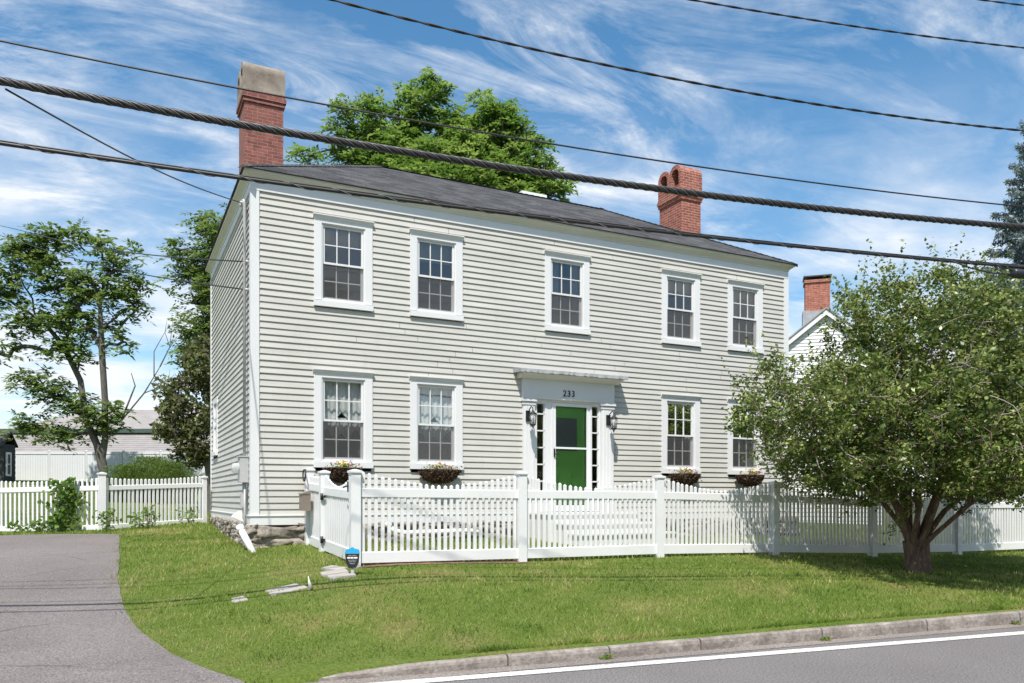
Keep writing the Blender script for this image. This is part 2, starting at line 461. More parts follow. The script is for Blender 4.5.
class MB:
    """collects shapes into one mesh"""
    def __init__(s): s.v = []; s.f = []; s.sm = []
    def add(s, vs, fs, smooth=False):
        o = len(s.v)
        s.v += [tuple(p) for p in vs]
        for f in fs:
            s.f.append(tuple(i+o for i in f)); s.sm.append(smooth)
        return s
    def box(s, x0, y0, z0, x1, y1, z1):
        if x0 > x1: x0, x1 = x1, x0
        if y0 > y1: y0, y1 = y1, y0
        if z0 > z1: z0, z1 = z1, z0
        vs = [(x0, y0, z0), (x1, y0, z0), (x1, y1, z0), (x0, y1, z0), (x0, y0, z1), (x1, y0, z1), (x1, y1, z1), (x0, y1, z1)]
        return s.add(vs, [(0, 3, 2, 1), (4, 5, 6, 7), (0, 1, 5, 4), (1, 2, 6, 5), (2, 3, 7, 6), (3, 0, 4, 7)])
    def obox(s, c, ax, ay, az):
        """box from centre and three half-axis vectors"""
        c = Vector(c); ax = Vector(ax); ay = Vector(ay); az = Vector(az)
        vs = [c + ax*i + ay*j + az*k for k in (-1, 1) for (i, j) in ((-1, -1), (1, -1), (1, 1), (-1, 1))]
        return s.add(vs, [(0, 3, 2, 1), (4, 5, 6, 7), (0, 1, 5, 4), (1, 2, 6, 5), (2, 3, 7, 6), (3, 0, 4, 7)])
    def quad(s, a, b, c, d): return s.add([a, b, c, d], [(0, 1, 2, 3)])
    def pyr(s, x0, y0, x1, y1, z, h):
        vs = [(x0, y0, z), (x1, y0, z), (x1, y1, z), (x0, y1, z), ((x0+x1)/2, (y0+y1)/2, z+h)]
        return s.add(vs, [(0, 3, 2, 1), (0, 1, 4), (1, 2, 4), (2, 3, 4), (3, 0, 4)])
    def tube(s, path, rad, n=8, cap=True):
        P = [Vector(p) for p in path]
        if not hasattr(rad, '__len__'): rad = [rad]*len(P)
        vs = []; fs = []
        up = Vector((0, 0, 1))
        u = None
        for i, p in enumerate(P):
            t = (P[min(i+1, len(P)-1)] - P[max(i-1, 0)])
            if t.length < 1e-9: t = Vector((0, 0, 1))
            t.normalize()
            if u is None:
                u = t.cross(up) if abs(t.z) < .95 else t.cross(Vector((1, 0, 0)))
            u = (u - t*u.dot(t))
            if u.length < 1e-6: u = t.orthogonal()
            u.normalize()
            w_ = t.cross(u)
            for k in range(n):
                a = 2*PI*k/n
                vs.append(p + (u*math.cos(a) + w_*math.sin(a))*rad[i])
        for i in range(len(P)-1):
            for k in range(n):
                a = i*n+k; b = i*n+(k+1) % n
                fs.append((a, b, b+n, a+n))
        if cap:
            fs.append(tuple(range(n-1, -1, -1)))
            fs.append(tuple(range((len(P)-1)*n, len(P)*n)))
        return s.add(vs, fs, True)
    def prism(s, poly, axis, a0, a1):
        """poly in the two other axes (in xyz order), extruded along axis"""
        n = len(poly)
        def mk(p, a):
            return {'x': (a, p[0], p[1]), 'y': (p[0], a, p[1]), 'z': (p[0], p[1], a)}[axis]
        vs = [mk(p, a0) for p in poly] + [mk(p, a1) for p in poly]
        fs = [tuple(range(n-1, -1, -1)), tuple(range(n, 2*n))]
        fs += [(i, (i+1) % n, (i+1) % n+n, i+n) for i in range(n)]
        return s.add(vs, fs)
    def lathe(s, prof, c=(0, 0, 0), n=16):
        vs = []; fs = []
        for (r, z) in prof:
            for k in range(n):
                a = 2*PI*k/n
                vs.append((c[0]+r*math.cos(a), c[1]+r*math.sin(a), c[2]+z))
        for i in range(len(prof)-1):
            for k in range(n):
                a = i*n+k; b = i*n+(k+1) % n
                fs.append((a, b, b+n, a+n))
        fs.append(tuple(range(n-1, -1, -1)))
        fs.append(tuple(range((len(prof)-1)*n, len(prof)*n)))
        return s.add(vs, fs, True)
    def rock(s, c, size, seed, rough=.25, rz=0.0, sub=2):
        bm = bmesh.new()
        bmesh.ops.create_icosphere(bm, subdivisions=sub, radius=1.0)
        o = Vector((seed*3.17, seed*1.31, seed*.77))
        vs = []
        for vtx in bm.verts:
            p = vtx.co.copy()
            p = Vector([math.copysign(abs(q)**.72, q) for q in p])
            d = 1 + rough*mnoise.fractal(p*1.4 + o, 1.0, 2.0, 3)
            p *= d
            p = Vector((p.x*size[0], p.y*size[1], p.z*size[2]))
            p.rotate(Matrix.Rotation(rz, 3, 'Z'))
            vs.append(p + Vector(c))
        fs = [tuple(q.index for q in f.verts) for f in bm.faces]
        bm.free()
        return s.add(vs, fs, True)
    def build(s, name, mat, parent=None, loc=None, recalc=True):
        me = bpy.data.meshes.new(name)
        me.from_pydata(s.v, [], s.f)
        me.polygons.foreach_set('use_smooth', s.sm)
        if recalc:
            bm = bmesh.new(); bm.from_mesh(me)
            bmesh.ops.recalc_face_normals(bm, faces=bm.faces)
            bm.to_mesh(me); bm.free()
        box_uv(me)
        me.materials.append(mat)
        o = bpy.data.objects.new(name, me)
        COL.objects.link(o)
        if parent: o.parent = parent
        if loc: o.location = loc
        return o
def box_uv(me):
    uv = me.uv_layers.new(name='UVMap')
    for p in me.polygons:
        n = p.normal
        ax, ay, az = abs(n.x), abs(n.y), abs(n.z)
        for li in p.loop_indices:
            c = me.vertices[me.loops[li].vertex_index].co
            if az > .8: q = (c.x, c.y)
            elif ay >= ax: q = (c.x, c.z / max(.3, math.sqrt(1-n.z*n.z)))
            else: q = (c.y, c.z / max(.3, math.sqrt(1-n.z*n.z)))
            uv.data[li].uv = q
def np_mesh(name, verts, faces, mat, parent=None, tint=None, smooth=False, kind=None):
    """verts (n,3), faces (m,k) numpy arrays -> one object"""
    me = bpy.data.meshes.new(name)
    m, k = faces.shape
    me.vertices.add(len(verts)); me.vertices.foreach_set('co', np.ascontiguousarray(verts, np.float32).ravel())
    me.loops.add(m*k); me.loops.foreach_set('vertex_index', np.ascontiguousarray(faces, np.int32).ravel())
    me.polygons.add(m); me.polygons.foreach_set('loop_start', np.arange(0, m*k, k, dtype=np.int32))
    if smooth: me.polygons.foreach_set('use_smooth', np.ones(m, bool))
    me.update(calc_edges=True)
    if tint is not None:
        a = me.attributes.new('tint', 'FLOAT', 'FACE'); a.data.foreach_set('value', tint.astype(np.float32))
    me.materials.append(mat)
    o = bpy.data.objects.new(name, me); COL.objects.link(o)
    if parent: o.parent = parent
    if kind: o['kind'] = kind
    return o

# ------------------------------------------------------------------ ground heights
KS = -0.085
def kerbY(s): return -6.626 + KS*(s-0.15)
CP = np.array([(-1.6, kerbY(-1.6), .03), (-4, kerbY(-4), .02), (-9, kerbY(-9), .02), (-25, kerbY(-25), .02), (.2, kerbY(.2), .085), (1.3, kerbY(1.3), .105),
  (3, kerbY(3), .115), (7.5, kerbY(7.5), .143), (12, kerbY(12), .15), (22, kerbY(22), .15), (-.7, kerbY(-.7), .05),
  (.867, -2.86, .60), (3.307, -2.86, .58), (5.75, -2.86, .57), (8.19, -2.86, .52), (10.63, -2.86, .42), (13.07, -2.86, .37), (22, -2.9, .37),
  (9.85, -4.35, .31), (2, -5, .37), (6, -5, .36),
  (0, -.1, .71), (3, 0, .78), (6, 0, .78), (11.4, 0, .66), (16, 0, .5), (-.1, 3, .80), (0, 5.93, .90), (-.17, 5.67, .93), (-2.18, 4.77, .86), (-4.1, 5.95, .80), (-8, 6, .72),
  (-1.45, -3.13, .28), (-4, -1, .45), (-1.9, 1.5, .68), (-3.2, 3.6, .79), (-8, 0, .5), (-25, 0, .5), (-25, 6, .8),
  (-4.5, 33, 2.3), (-25, 36, 2.5), (5, 36, 2.3), (20, 36, 1.5), (12, 10, .9), (22, 10, .7), (-2, 12, 1.15), (-10, 15, 1.2)])
def _phi(d): return np.sqrt(d*d + .6)
def _fit():
    P = CP[:, :2]; n = len(P)
    D = np.linalg.norm(P[:, None]-P[None], axis=2)
    A = np.zeros((n+3, n+3)); A[:n, :n] = _phi(D); A[:n, n] = 1; A[:n, n+1:] = P; A[n, :n] = 1; A[n+1:, :n] = P.T
    return np.linalg.solve(A, np.concatenate([CP[:, 2], np.zeros(3)]))
_W = _fit()
def H(x, y):
    x = np.clip(np.asarray(x, float), -25, 22); y = np.clip(np.asarray(y, float), -8.5, 36)
    sh = np.broadcast(x, y).shape
    x = np.broadcast_to(x, sh).ravel(); y = np.broadcast_to(y, sh).ravel()
    o = np.full(x.shape, _W[-3]) + _W[-2]*x + _W[-1]*y
    for (a, b, _), q in zip(CP, _W): o += q*_phi(np.hypot(x-a, y-b))
    return o.reshape(sh)
def h(x, y): return float(H(x, y))
KN = Vector((-KS, 1.0)).normalized()        # from the road towards the house
KT = Vector((1.0, KS)).normalized()
K0 = Vector((0.15, -6.626))
def kpt(a, d): return K0 + KT*a + KN*d

# ================================================================== SETTING
def terrain():
    av = np.concatenate([np.array([-400, -200, -100, -60, -40]), np.arange(-30, 30, .3), np.array([30, 40, 60, 100, 200, 400])])
    dv = np.concatenate([np.array([-300, -120, -60, -30, -15, -5, -.4, .069]), np.array([.07]), np.arange(.2, 16, .25), np.arange(16, 46, 1.0), np.array([50, 60, 90, 150, 260, 420])])
    A, D = np.meshgrid(av, dv, indexing='ij')
    X = K0.x + KT.x*A + KN.x*D; Y = K0.y + KT.y*A + KN.y*D
    Z = H(X, Y)
    Z = np.where(D < .0695, -.06, Z)
    n, m = A.shape
    v = np.stack([X, Y, Z], -1).reshape(-1, 3)
    i, j = np.meshgrid(np.arange(n-1), np.arange(m-1), indexing='ij')
    a = (i*m+j).ravel()
    f = np.stack([a, a+m, a+m+1, a+1], 1)
    o = np_mesh('lawn_ground', v, f, M['lawn'], smooth=False)
    o['kind'] = 'structure'
terrain()

def sheet(name, mat, a0, a1, d0, d1, z, step=4.0):
    mb = MB()
    n = max(1, int((a1-a0)/step))
    for i in range(n):
        p = [kpt(a0+(a1-a0)*i/n, d0), kpt(a0+(a1-a0)*(i+1)/n, d0), kpt(a0+(a1-a0)*(i+1)/n, d1), kpt(a0+(a1-a0)*i/n, d1)]
        mb.quad(*[(q.x, q.y, z) for q in p])
    tag(mb.build(name, mat), kind='structure')
sheet('road', M['road'], -120, 140, -11.0, .05, 0.0)
sheet('gutter', M['gutter'], -.6, 60, -.17, .04, .004)
def edge_line():
    mb = MB(); n = 40
    def dd(a): return -.175 - .031*max(a, -4)
    for i in range(n):
        a, b = -60+120*i/n, -60+120*(i+1)/n
        p = [kpt(a, dd(a)-.15), kpt(b, dd(b)-.15), kpt(b, dd(b)), kpt(a, dd(a))]
        mb.quad(*[(q.x, q.y, .006) for q in p])
    tag(mb.build('road_edge_line', M['line']), kind='structure')
edge_line()

DRIVE = [(-7.3, -.35), (-6.89, -.72), (-6.6, -.92), (-6.04, -1.20), (-5.36, -1.48), (-4.4, -1.70), (-3.18, -1.84), (-2.15, -1.88), (-1.27, -1.90), (-.03, -1.88), (3.6, -1.86), (6, -1.86)]
def driveX(y): return np.interp(y, [p[0] for p in DRIVE], [p[1] for p in DRIVE])
def driveway():
    nr, nc = 130, 60
    V = np.zeros((nr, nc, 3))
    for i in range(nr):
        t = i/(nr-1)
        for j in range(nc):
            u = j/(nc-1)
            for _ in range(2):
                xr = driveX(V[i, j, 1]) if _ else -1.86
                x = -9.0 + (xr+9.0)*u**.7
                ytop = 3.5 + (-1.86-x)*.5 if x > -3.9 else 4.52 + (-3.9-x)*.1
                y0 = kerbY(x) - .12
                V[i, j] = (x, y0 + (ytop-y0)*t, 0)
    e = np.array([mnoise.noise(Vector((k*.17, 3.3, 0)))*.02 for k in range(nr)])
    V[:, -1, 0] += e
    X, Y = V[..., 0], V[..., 1]
    d = (Y - kerbY(X))
    z = H(X, Y) + .012
    k = np.clip((d+.12)/.17, 0, 1)
    V[..., 2] = .003*(1-k) + z*k
    i, j = np.meshgrid(np.arange(nr-1), np.arange(nc-1), indexing='ij')
    a = (i*nc+j).ravel()
    f = np.stack([a, a+1, a+nc+1, a+nc], 1)
    o = np_mesh('driveway', V.reshape(-1, 3), f, M['drive'], smooth=True)
    o['kind'] = 'structure'
driveway()

def kerb():
    mb = MB()
    J = [-.75, 1.05, 2.07, 3.08, 4.6, 6.1, 7.6, 9.3, 11.0, 12.7, 14.5, 16.5, 18.5, 21, 24, 27, 30, 34, 38, 42, 46, 50]
    for q in range(len(J)-1):
        a0, a1 = J[q]+.009, J[q+1]-.009
        n = max(3, int((a1-a0)/.22))
        rings = []
        for i in range(n+1):
            a = a0 + (a1-a0)*i/n
            top = float(np.interp(a, [-.75, .1, 1.15, 2.8, 5, 7.5, 12], [.03, .085, .105, .115, .13, .145, .15]))
            wob = .008*mnoise.noise(Vector((a*1.7, 5.1, q)))
            wo2 = .010*mnoise.noise(Vector((a*2.3, 9.1, q)))
            bk = .0 if a > .3 else .10*((.3-a)/1.05)**2
            ring = []
            for (d, z) in ((-.004+wo2*.5, -.07), (-.002+wo2, top*.6), (.006+wo2, top-.014+wob), (.022, top+wob), (.128, top+wob*.6), (.138, top-.02), (.138, -.07)):
                p = kpt(a, d+bk)
                ring.append((p.x, p.y, z))
            rings.append(ring)
        m = len(rings[0])
        vs = [p for r in rings for p in r]
        fs = [(i*m+k, i*m+k+1, (i+1)*m+k+1, (i+1)*m+k) for i in range(n) for k in range(m-1)]
        fs += [tuple(range(m)), tuple(range(n*m+m-1, n*m-1, -1))]
        mb.add(vs, fs)
    tag(mb.build('kerb', M['granite']), kind='structure')
kerb()

def mulch_strip():
    mb = MB(); n = 40
    e = [(.90 + 2.5*i/n, -2.99 + .02*math.sin(i*1.7), -2.78 + .02*math.sin(i*2.3)) for i in range(n+1)]
    for (xa, a0, a1), (xb, b0, b1) in zip(e[:-1], e[1:]):
        mb.quad((xa, a0, h(xa, a0)+.008), (xb, b0, h(xb, b0)+.008), (xb, b1, h(xb, b1)+.010), (xa, a1, h(xa, a1)+.010))
    tag(mb.build('soil_strip', M['mulch']), kind='structure')
mulch_strip()

# ================================================================== HOUSE
HL = Vector((5.7, 2.96, .75))
LX, LY = 11.40, 5.93
house = thing('clapboard_house', 'two storey cream clapboard house with grey hip roof, two brick chimneys and green front door', 'house', HL)
def HP(mb, name, mat, parent=None):
    """a part of the house drawn in world coordinates (or a sub-part of such a part)"""
    if parent is None: return mb.build(name, mat, house, -HL)
    return mb.build(name, mat, parent)

UPPER_Z, UPPER_H = 4.64, 1.50
LOWER_Z, LOWER_H = 2.00, 1.61
WIN_X = [1.455, 3.10, 5.75, 8.45, 10.18]
LOW_X = [1.455, 3.10, 8.45, 10.18]
WW = .98
openings = [(x-WW/2+.02, x+WW/2-.02, UPPER_Z+.02, UPPER_Z+UPPER_H-.02) for x in WIN_X]
openings += [(x-WW/2+.02, x+WW/2-.02, LOWER_Z+.02, LOWER_Z+LOWER_H-.02) for x in LOW_X]
openings.append((4.80, 6.75, 1.0, 3.79))
SB, ST, NB = 1.22, 6.375, 50
def boards(mb, u0, u1, ops, put, seed):
    e = (ST-SB)/NB
    rnd = random.Random(seed)
    for i in range(NB):
        zb = SB + e*i; zt = zb + e + .004
        cuts = [u0, u1]
        segs = [(u0, u1)]
        for (a, b, c, d) in ops:
            if c < zt-.002 and d > zb+.002:
                ns = []
                for (p, q) in segs:
                    if b <= p or a >= q: ns.append((p, q)); continue
                    if a > p: ns.append((p, a))
                    if b < q: ns.append((b, q))
                segs = ns
        lip = .021 + rnd.uniform(-.002, .002)
        cutsegs = []
        for (p, q) in segs:                     # butt joints between board lengths
            while q-p > 3.9:
                j = p + rnd.uniform(1.6, 3.7)
                cutsegs.append((p, j-.0025)); p = j+.0025
            cutsegs.append((p, q))
        for (p, q) in cutsegs:
            # long boards wander slightly
            n = max(1, int((q-p)/1.3))
            for k in range(n):
                a, b = p+(q-p)*k/n, p+(q-p)*(k+1)/n
                ja = .0013*mnoise.noise(Vector((a*.6, zb*9, seed))); jb = .0013*mnoise.noise(Vector((b*.6, zb*9, seed)))
                mb.add([put(a, lip, zb+ja), put(b, lip, zb+jb), put(b, .002, zt), put(a, .002, zt), put(a, -.004, zb+ja+.001), put(b, -.004, zb+jb+.001)],
                       [(0, 1, 2, 3), (4, 5, 1, 0)])
mb = MB(); boards(mb, 0.0, LX, openings, lambda u, p, z: (u, -p, z), 1)
HP(mb, 'clapboard_wall', M['siding'])
SWIN = (4.62, 5.38, 2.42, 3.62)
mb = MB(); boards(mb, 0.0, LY, [SWIN], lambda u, p, z: (-p, u, z), 2)
HP(mb, 'clapboard_wall', M['siding'])
mb = MB(); boards(mb, 0.0, LY, [], lambda u, p, z: (LX+p, u, z), 3)
HP(mb, 'clapboard_wall', M['siding'])
mb = MB(); boards(mb, 0.0, LX, [], lambda u, p, z: (u, LY+p, z), 4)
HP(mb, 'clapboard_wall', M['siding'])
for (cx, cy, sx, sy) in ((0, 0, 1, 1), (LX, 0, -1, 1), (LX, LY, -1, -1), (0, LY, 1, -1)):
    mb = MB()
    o_ = .030
    mb.box(cx-sx*o_, cy-sy*o_, 1.215, cx+sx*.105, cy+sy*.001, 6.372)
    mb.box(cx-sx*o_, cy+sy*.001, 1.215, cx+sx*.001, cy+sy*.10, 6.372)
    HP(mb, 'corner_board', M['trim'])
def ring_profile(mb, prof, x0, y0, x1, y1):
    """a moulding that runs round the building with mitred corners; prof = (out, z)"""
    cs = ((x0, y0, -1, -1), (x1, y0, 1, -1), (x1, y1, 1, 1), (x0, y1, -1, 1))
    n = len(prof)
    vs = [(cx+sx*o, cy+sy*o, z) for (cx, cy, sx, sy) in cs for (o, z) in prof]
    fs = []
    for c in range(4):
        for k in range(n):
            fs.append((c*n+k, c*n+(k+1) % n, ((c+1) % 4)*n+(k+1) % n, ((c+1) % 4)*n+k))
    mb.add(vs, fs)
mb = MB(); ring_profile(mb, [(-.02, 1.07), (.036, 1.07), (.036, 1.205), (.052, 1.212), (.052, 1.226), (-.02, 1.232)], 0, 0, LX, LY)
HP(mb, 'skirt_board', M['trim'])
mb = MB(); ring_profile(mb, [(-.02, 6.362), (.034, 6.362), (.034, 6.385), (.024, 6.392), (.024, 6.515), (-.02, 6.515)], 0, 0, LX, LY)
HP(mb, 'frieze_board', M['trim'])
mb = MB(); ring_profile(mb, [(-.02, 6.517), (.032, 6.517), (.036, 6.545), (.055, 6.565), (.100, 6.600), (.124, 6.612), (.130, 6.640), (.130, 6.652), (-.02, 6.652)], 0, 0, LX, LY)
HP(mb, 'cornice', M['cream'])
# roof
def hip_roof():
    mb = MB()
    o = .165; z0, z1 = 6.662, 8.40
    e = [(-o, -o, z0), (LX+o, -o, z0), (LX+o, LY+o, z0), (-o, LY+o, z0)]
    eb = [(p[0], p[1], 6.654) for p in e]
    r = [(2.98, LY/2, z1), (LX-2.98, LY/2, z1)]
    mb.add(e+r+eb, [(0, 1, 5, 4), (1, 2, 5), (2, 3, 4, 5), (3, 0, 4), (6, 7, 1, 0), (7, 8, 2, 1), (8, 9, 3, 2), (9, 6, 0, 3), (9, 8, 7, 6)])
    return mb, e, r
mb, E_, R_ = hip_roof()
roof = HP(mb, 'roof', M['shingles'])
uv = roof.data.uv_layers[0]
for p in roof.data.polygons:
    if abs(p.normal.x) > abs(p.normal.y) and p.normal.z > .3:
        for li in p.loop_indices:
            c = roof.data.vertices[roof.data.loops[li].vertex_index].co
            uv.data[li].uv = (c.y, c.x*1.13)
    elif p.normal.z > .3:
        for li in p.loop_indices:
            c = roof.data.vertices[roof.data.loops[li].vertex_index].co
            uv.data[li].uv = (c.x, c.y*1.13)
mb = MB()
def cap_run(a, b):
    a = Vector(a); b = Vector(b); n = int((b-a).length/.14)
    d = (b-a).normalized(); s = Vector((d.y, -d.x, 0)).normalized()
    for i in range(n):
        p = a + (b-a)*(i/n); q = a + (b-a)*((i+1.15)/n)
        l0, l1 = .012, .024
        mb.add([p - s*.10 + Vector((0, 0, -.03)), p + Vector((0, 0, l0)), p + s*.10 + Vector((0, 0, -.03)),
                q - s*.10 + Vector((0, 0, -.018)), q + Vector((0, 0, l1)), q + s*.10 + Vector((0, 0, -.018))],
               [(0, 1, 4, 3), (1, 2, 5, 4), (0, 3, 5, 2), (0, 2, 1), (3, 4, 5)])
cap_run(R_[0], R_[1]); cap_run(E_[0], R_[0]); cap_run(E_[3], R_[0]); cap_run(E_[1], R_[1]); cap_run(E_[2], R_[1])
HP(mb, 'ridge_cap', M['shingles'], roof)
mb = MB(); mb.box(6.34, 3.02, 8.30, 6.99, 3.30, 8.505)
HP(mb, 'ridge_vent', M['grey_metal'] if False else M['pvc'], roof)
mb = MB(); mb.tube([(4.55, 3.35, 8.1), (4.55, 3.35, 8.47)], .045, 10)
HP(mb, 'vent_pipe', M['pvc'], roof)

def chimney(x0, x1, y0, y1, bmat, hmat, zc, top):
    mb = MB()
    mb.box(x0, y0, 6.5, x1, y1, zc)
    # corbelled courses below the hoods
    for k, (z0, z1, o) in enumerate(((zc, zc+.075, .028), (zc+.075, zc+.15, .05), (zc+.15, zc+.20, .035))):
        mb.box(x0-o, y0-o, z0+.0015*k, x1+o, y1+o, z1)
    ch = HP(mb, 'chimney', bmat)
    zb = zc + .201
    wd = (y1-y0)/2 + .022
    for k in (0, 1):
        yc = (y0+y1)/2 + (k-.5)*(wd+.002)
        ro = wd/2 - .002; ri = ro - .085
        zo = top - ro; zi = zo - .02
        n = 14
        outer = [(-ro, zb), (-ro, (zb+zo)/2)] + [(-ro*math.cos(PI*i/n), zo + ro*math.sin(PI*i/n)) for i in range(n+1)] + [(ro, (zb+zo)/2), (ro, zb)]
        zl = zb + .16
        inner = [(-ri, zl), (-ri, (zl+zi)/2)] + [(-ri*math.cos(PI*i/n), zi + ri*math.sin(PI*i/n)) for i in range(n+1)] + [(ri, (zl+zi)/2), (ri, zl)]
        hb = MB()
        m = len(outer)
        xa, xb = x0-.03, x1+.03
        vs = [(x, yc+p[0], p[1]) for x in (xa, xb) for ring in (outer, inner) for p in ring]
        O0, I0, O1, I1 = 0, m, 2*m, 3*m
        fs = []
        for i in range(m):
            j = (i+1) % m
            fs += [(O0+i, O0+j, I0+j, I0+i), (O1+i, I1+i, I1+j, O1+j), (O0+i, O1+i, O1+j, O0+j), (I0+i, I0+j, I1+j, I1+i)]
        hb.add(vs, fs)
        xm = (x0+x1)/2
        hb.add([(xm, yc+p[0]*1.02, p[1]) for p in inner], [tuple(range(m))])
        HP(hb, 'chimney_hood', hmat, ch)
    return ch
chimney(.23, .94, 2.50, 3.25, M['brick_old'], M['parging'], 8.95, 9.74)
chimney(10.40, 11.0, 2.42, 3.28, M['brick_new'], M['brick_new'], 8.80, 9.68)

# stone foundation
mb = MB()
mb.box(.06, .06, .3, LX-.06, LY-.06, 1.075)
fnd = HP(mb, 'foundation_wall', M['mortar_dark'])
mb = MB()
rnd = random.Random(4)
y = -.02; k = 0
while y < LY:                                    # rubble along the left side
    wdt = rnd.uniform(.13, .24)
    g0 = h(0, y) - .12
    z = g0
    while z < 1.04:
        hh = rnd.uniform(.09, .17)
        if z+hh > 1.10: hh = 1.10 - z
        if hh > .04:
            mb.rock((.05+rnd.uniform(-.05, .02), y+wdt/2+rnd.uniform(-.03, .03), z+hh/2), (.10, wdt*.60, hh*.62), k, .6, 0, 3); k += 1
        z += hh
    y += wdt
x = .02
while x < LX:                                    # long ledge stones along the front
    wdt = rnd.uniform(.35, .75) if x < 1.2 else rnd.uniform(.2, .45)
    z = h(x, 0) - .12
    while z < 1.03:
        hh = rnd.uniform(.12, .20)
        if z+hh > 1.09: hh = 1.09 - z
        if hh > .04:
            mb.rock((x+wdt/2+rnd.uniform(-.06, .06), .05+rnd.uniform(-.05, .01), z+hh/2), (wdt*.58, .10, hh*.62), k, .65, rnd.uniform(-.12, .12), 3); k += 1
        z += hh
    x += wdt
HP(mb, 'foundation_stones', M['stone'])
# rooms behind the windows
mb = MB()
mb.box(.05, .06, 1.20, LX-.05, LY-.05, 1.24)
mb.box(.05, .06, 3.92, LX-.05, LY-.05, 3.97)
mb.box(.05, .06, 6.44, LX-.05, LY-.05, 6.48)
HP(mb, 'interior_floor', M['room_floor'])
mb = MB()
mb.box(.05, 2.4, 1.24, LX-.05, 2.46, 6.44)
for x in (4.4, 7.1): mb.box(x-.04, .08, 1.24, x+.04, 2.4, 6.44)
mb.box(.03, 3.0, 1.24, .05, 4.55, 6.44)
HP(mb, 'interior_wall', M['plaster'])

# ---------------------------------------------------------------- windows
def curtain_mesh(kind, gw, z0, z1):
    """thin cloth with folds just behind the panes"""
    mb = MB()
    def cloth(x0, x1, f_low, z_hi, y=.115, amp=.012, freq=34, n=36, m=10):
        vs = []; fs = []
        for i in range(n+1):
            x = x0+(x1-x0)*i/n
            zl = f_low((x-x0)/(x1-x0))
            for j in range(m+1):
                t = j/m
                z = z_hi + (zl-z_hi)*t
                vs.append((x, y + amp*math.sin(x*freq*2 + 1.3*math.sin(z*7)) * (.4+.6*t), z))
        for i in range(n):
            for j in range(m):
                a = i*(m+1)+j
                fs.append((a, a+1, a+m+2, a+m+1))
        mb.add(vs, fs, True)
    g = gw/2; hgt = z1-z0
    if kind == 'lace':                    # two swags to half height and a scalloped cafe curtain
        cloth(-g, .05, lambda u: z0 + hgt*(.46 + .20*u**2.4), z1)
        cloth(-.05, g, lambda u: z0 + hgt*(.46 + .20*(1-u)**2.4), z1, .122)
        cloth(-g, g, lambda u: z0 + hgt*(.30 + .13*abs(math.sin(3*PI*u))**1.2 - .10*math.sin(PI*u)), z0 + hgt*.53, .13)
    elif kind == 'valance':
        cloth(-g, g, lambda u: z0 + hgt*(.80 - .05*math.sin(PI*u)), z1)
    elif kind == 'side':
        cloth(-g, -g*.35, lambda u: z0, z1); cloth(g*.5, g, lambda u: z0, z1)
    elif kind == 'narrow':
        cloth(g*.62, g, lambda u: z0, z1)
    elif kind == 'tied':
        cloth(-g, -.02, lambda u: z0 + hgt*(.25 + .65*u**1.6), z1); cloth(.02, g, lambda u: z0 + hgt*(.25 + .65*(1-u)**1.6), z1)
    return mb
def window(cx, z0, Ht, curtain, shade=0.0, put=None):
    W2 = WW/2
    mb = MB()
    cs = .125
    zt = Ht-.07
    mb.box(-W2, -.030, .105, -W2+cs, .002, zt)
    mb.box(W2-cs, -.030, .105, W2, .002, zt)
    mb.box(-W2+cs, -.030, zt-.062, W2-cs, .002, zt)
    # inner stop, a deeper step
    i0 = W2-cs
    mb.box(-i0-.001, -.014, .105, -i0+.022, .10, zt-.061); mb.box(i0-.022, -.014, .105, i0+.001, .10, zt-.061)
    mb.box(-i0+.022, -.014, zt-.078, i0-.022, .10, zt-.061)
    mb.box(-i0+.022, -.012, .100, i0-.022, .10, .140)
    win = mb.build('window', M['trim'], house, Vector((cx, 0, z0)) - HL)
    mb = MB()
    mb.prism([(-.034, zt+.001), (.002, zt+.001), (.002, Ht), (-.075, Ht), (-.075, Ht-.016), (-.055, Ht-.024), (-.042, Ht-.05)], 'x', -W2-.018, W2+.018)
    mb.build('window_head', M['trim'], win)
    mb = MB()
    mb.prism([(-.062, .0), (.002, .0), (.002, .106), (-.062, .092)], 'x', -W2-.006, W2+.006)
    mb.build('window_sill', M['trim'], win)
    g = i0-.024                                   # half width of the sash opening
    zb, ztp = .142, zt-.080
    zm = zb + (ztp-zb)*.487
    def sash(name, za, zc, y, nx=3, nz=2, fr=.034):
        s = MB()
        s.box(-g, y-.018, za, -g+fr, y+.018, zc); s.box(g-fr, y-.018, za, g, y+.018, zc)
        s.box(-g+fr, y-.018, za, g-fr, y+.018, za+fr); s.box(-g+fr, y-.018, zc-fr, g-fr, y+.018, zc)
        for i in range(1, nx):
            xx = -g+fr + (2*g-2*fr)*i/nx
            s.box(xx-.0085, y-.011, za+fr, xx+.0085, y+.011, zc-fr)
        for i in range(1, nz):
            zz = za+fr + (zc-za-2*fr)*i/nz
            s.box(-g+fr, y-.0095, zz-.0085, g-fr, y+.0095, zz+.0085)
        s.build(name, M['trim'], win)
        p = MB(); p.quad((-g+fr-.004, y+.002, za+fr-.004), (g-fr+.004, y+.002, za+fr-.004), (g-fr+.004, y+.002, zc-fr+.004), (-g+fr-.004, y+.002, zc-fr+.004))
        p.build('pane', M['glass'], win)
    sash('upper_sash', zm-.020, ztp, .030)
    sash('lower_sash', zb, zm+.018, .068)
    s = MB()
    s.quad((-g+.003, .022, zb+.01), (g-.003, .022, zb+.01), (g-.003, .022, zm-.022), (-g+.003, .022, zm-.022))
    s.build('insect_screen', M['screen'], win)
    if curtain:
        curtain_mesh(curtain, 2*g, zb, ztp).build('curtain', M['lace'], win)
    if shade:
        s = MB(); s.box(-g+.01, .150, ztp-(ztp-zb)*shade, g-.01, .154, ztp)
        s.build('roller_shade', M['shade'], win)
    return win
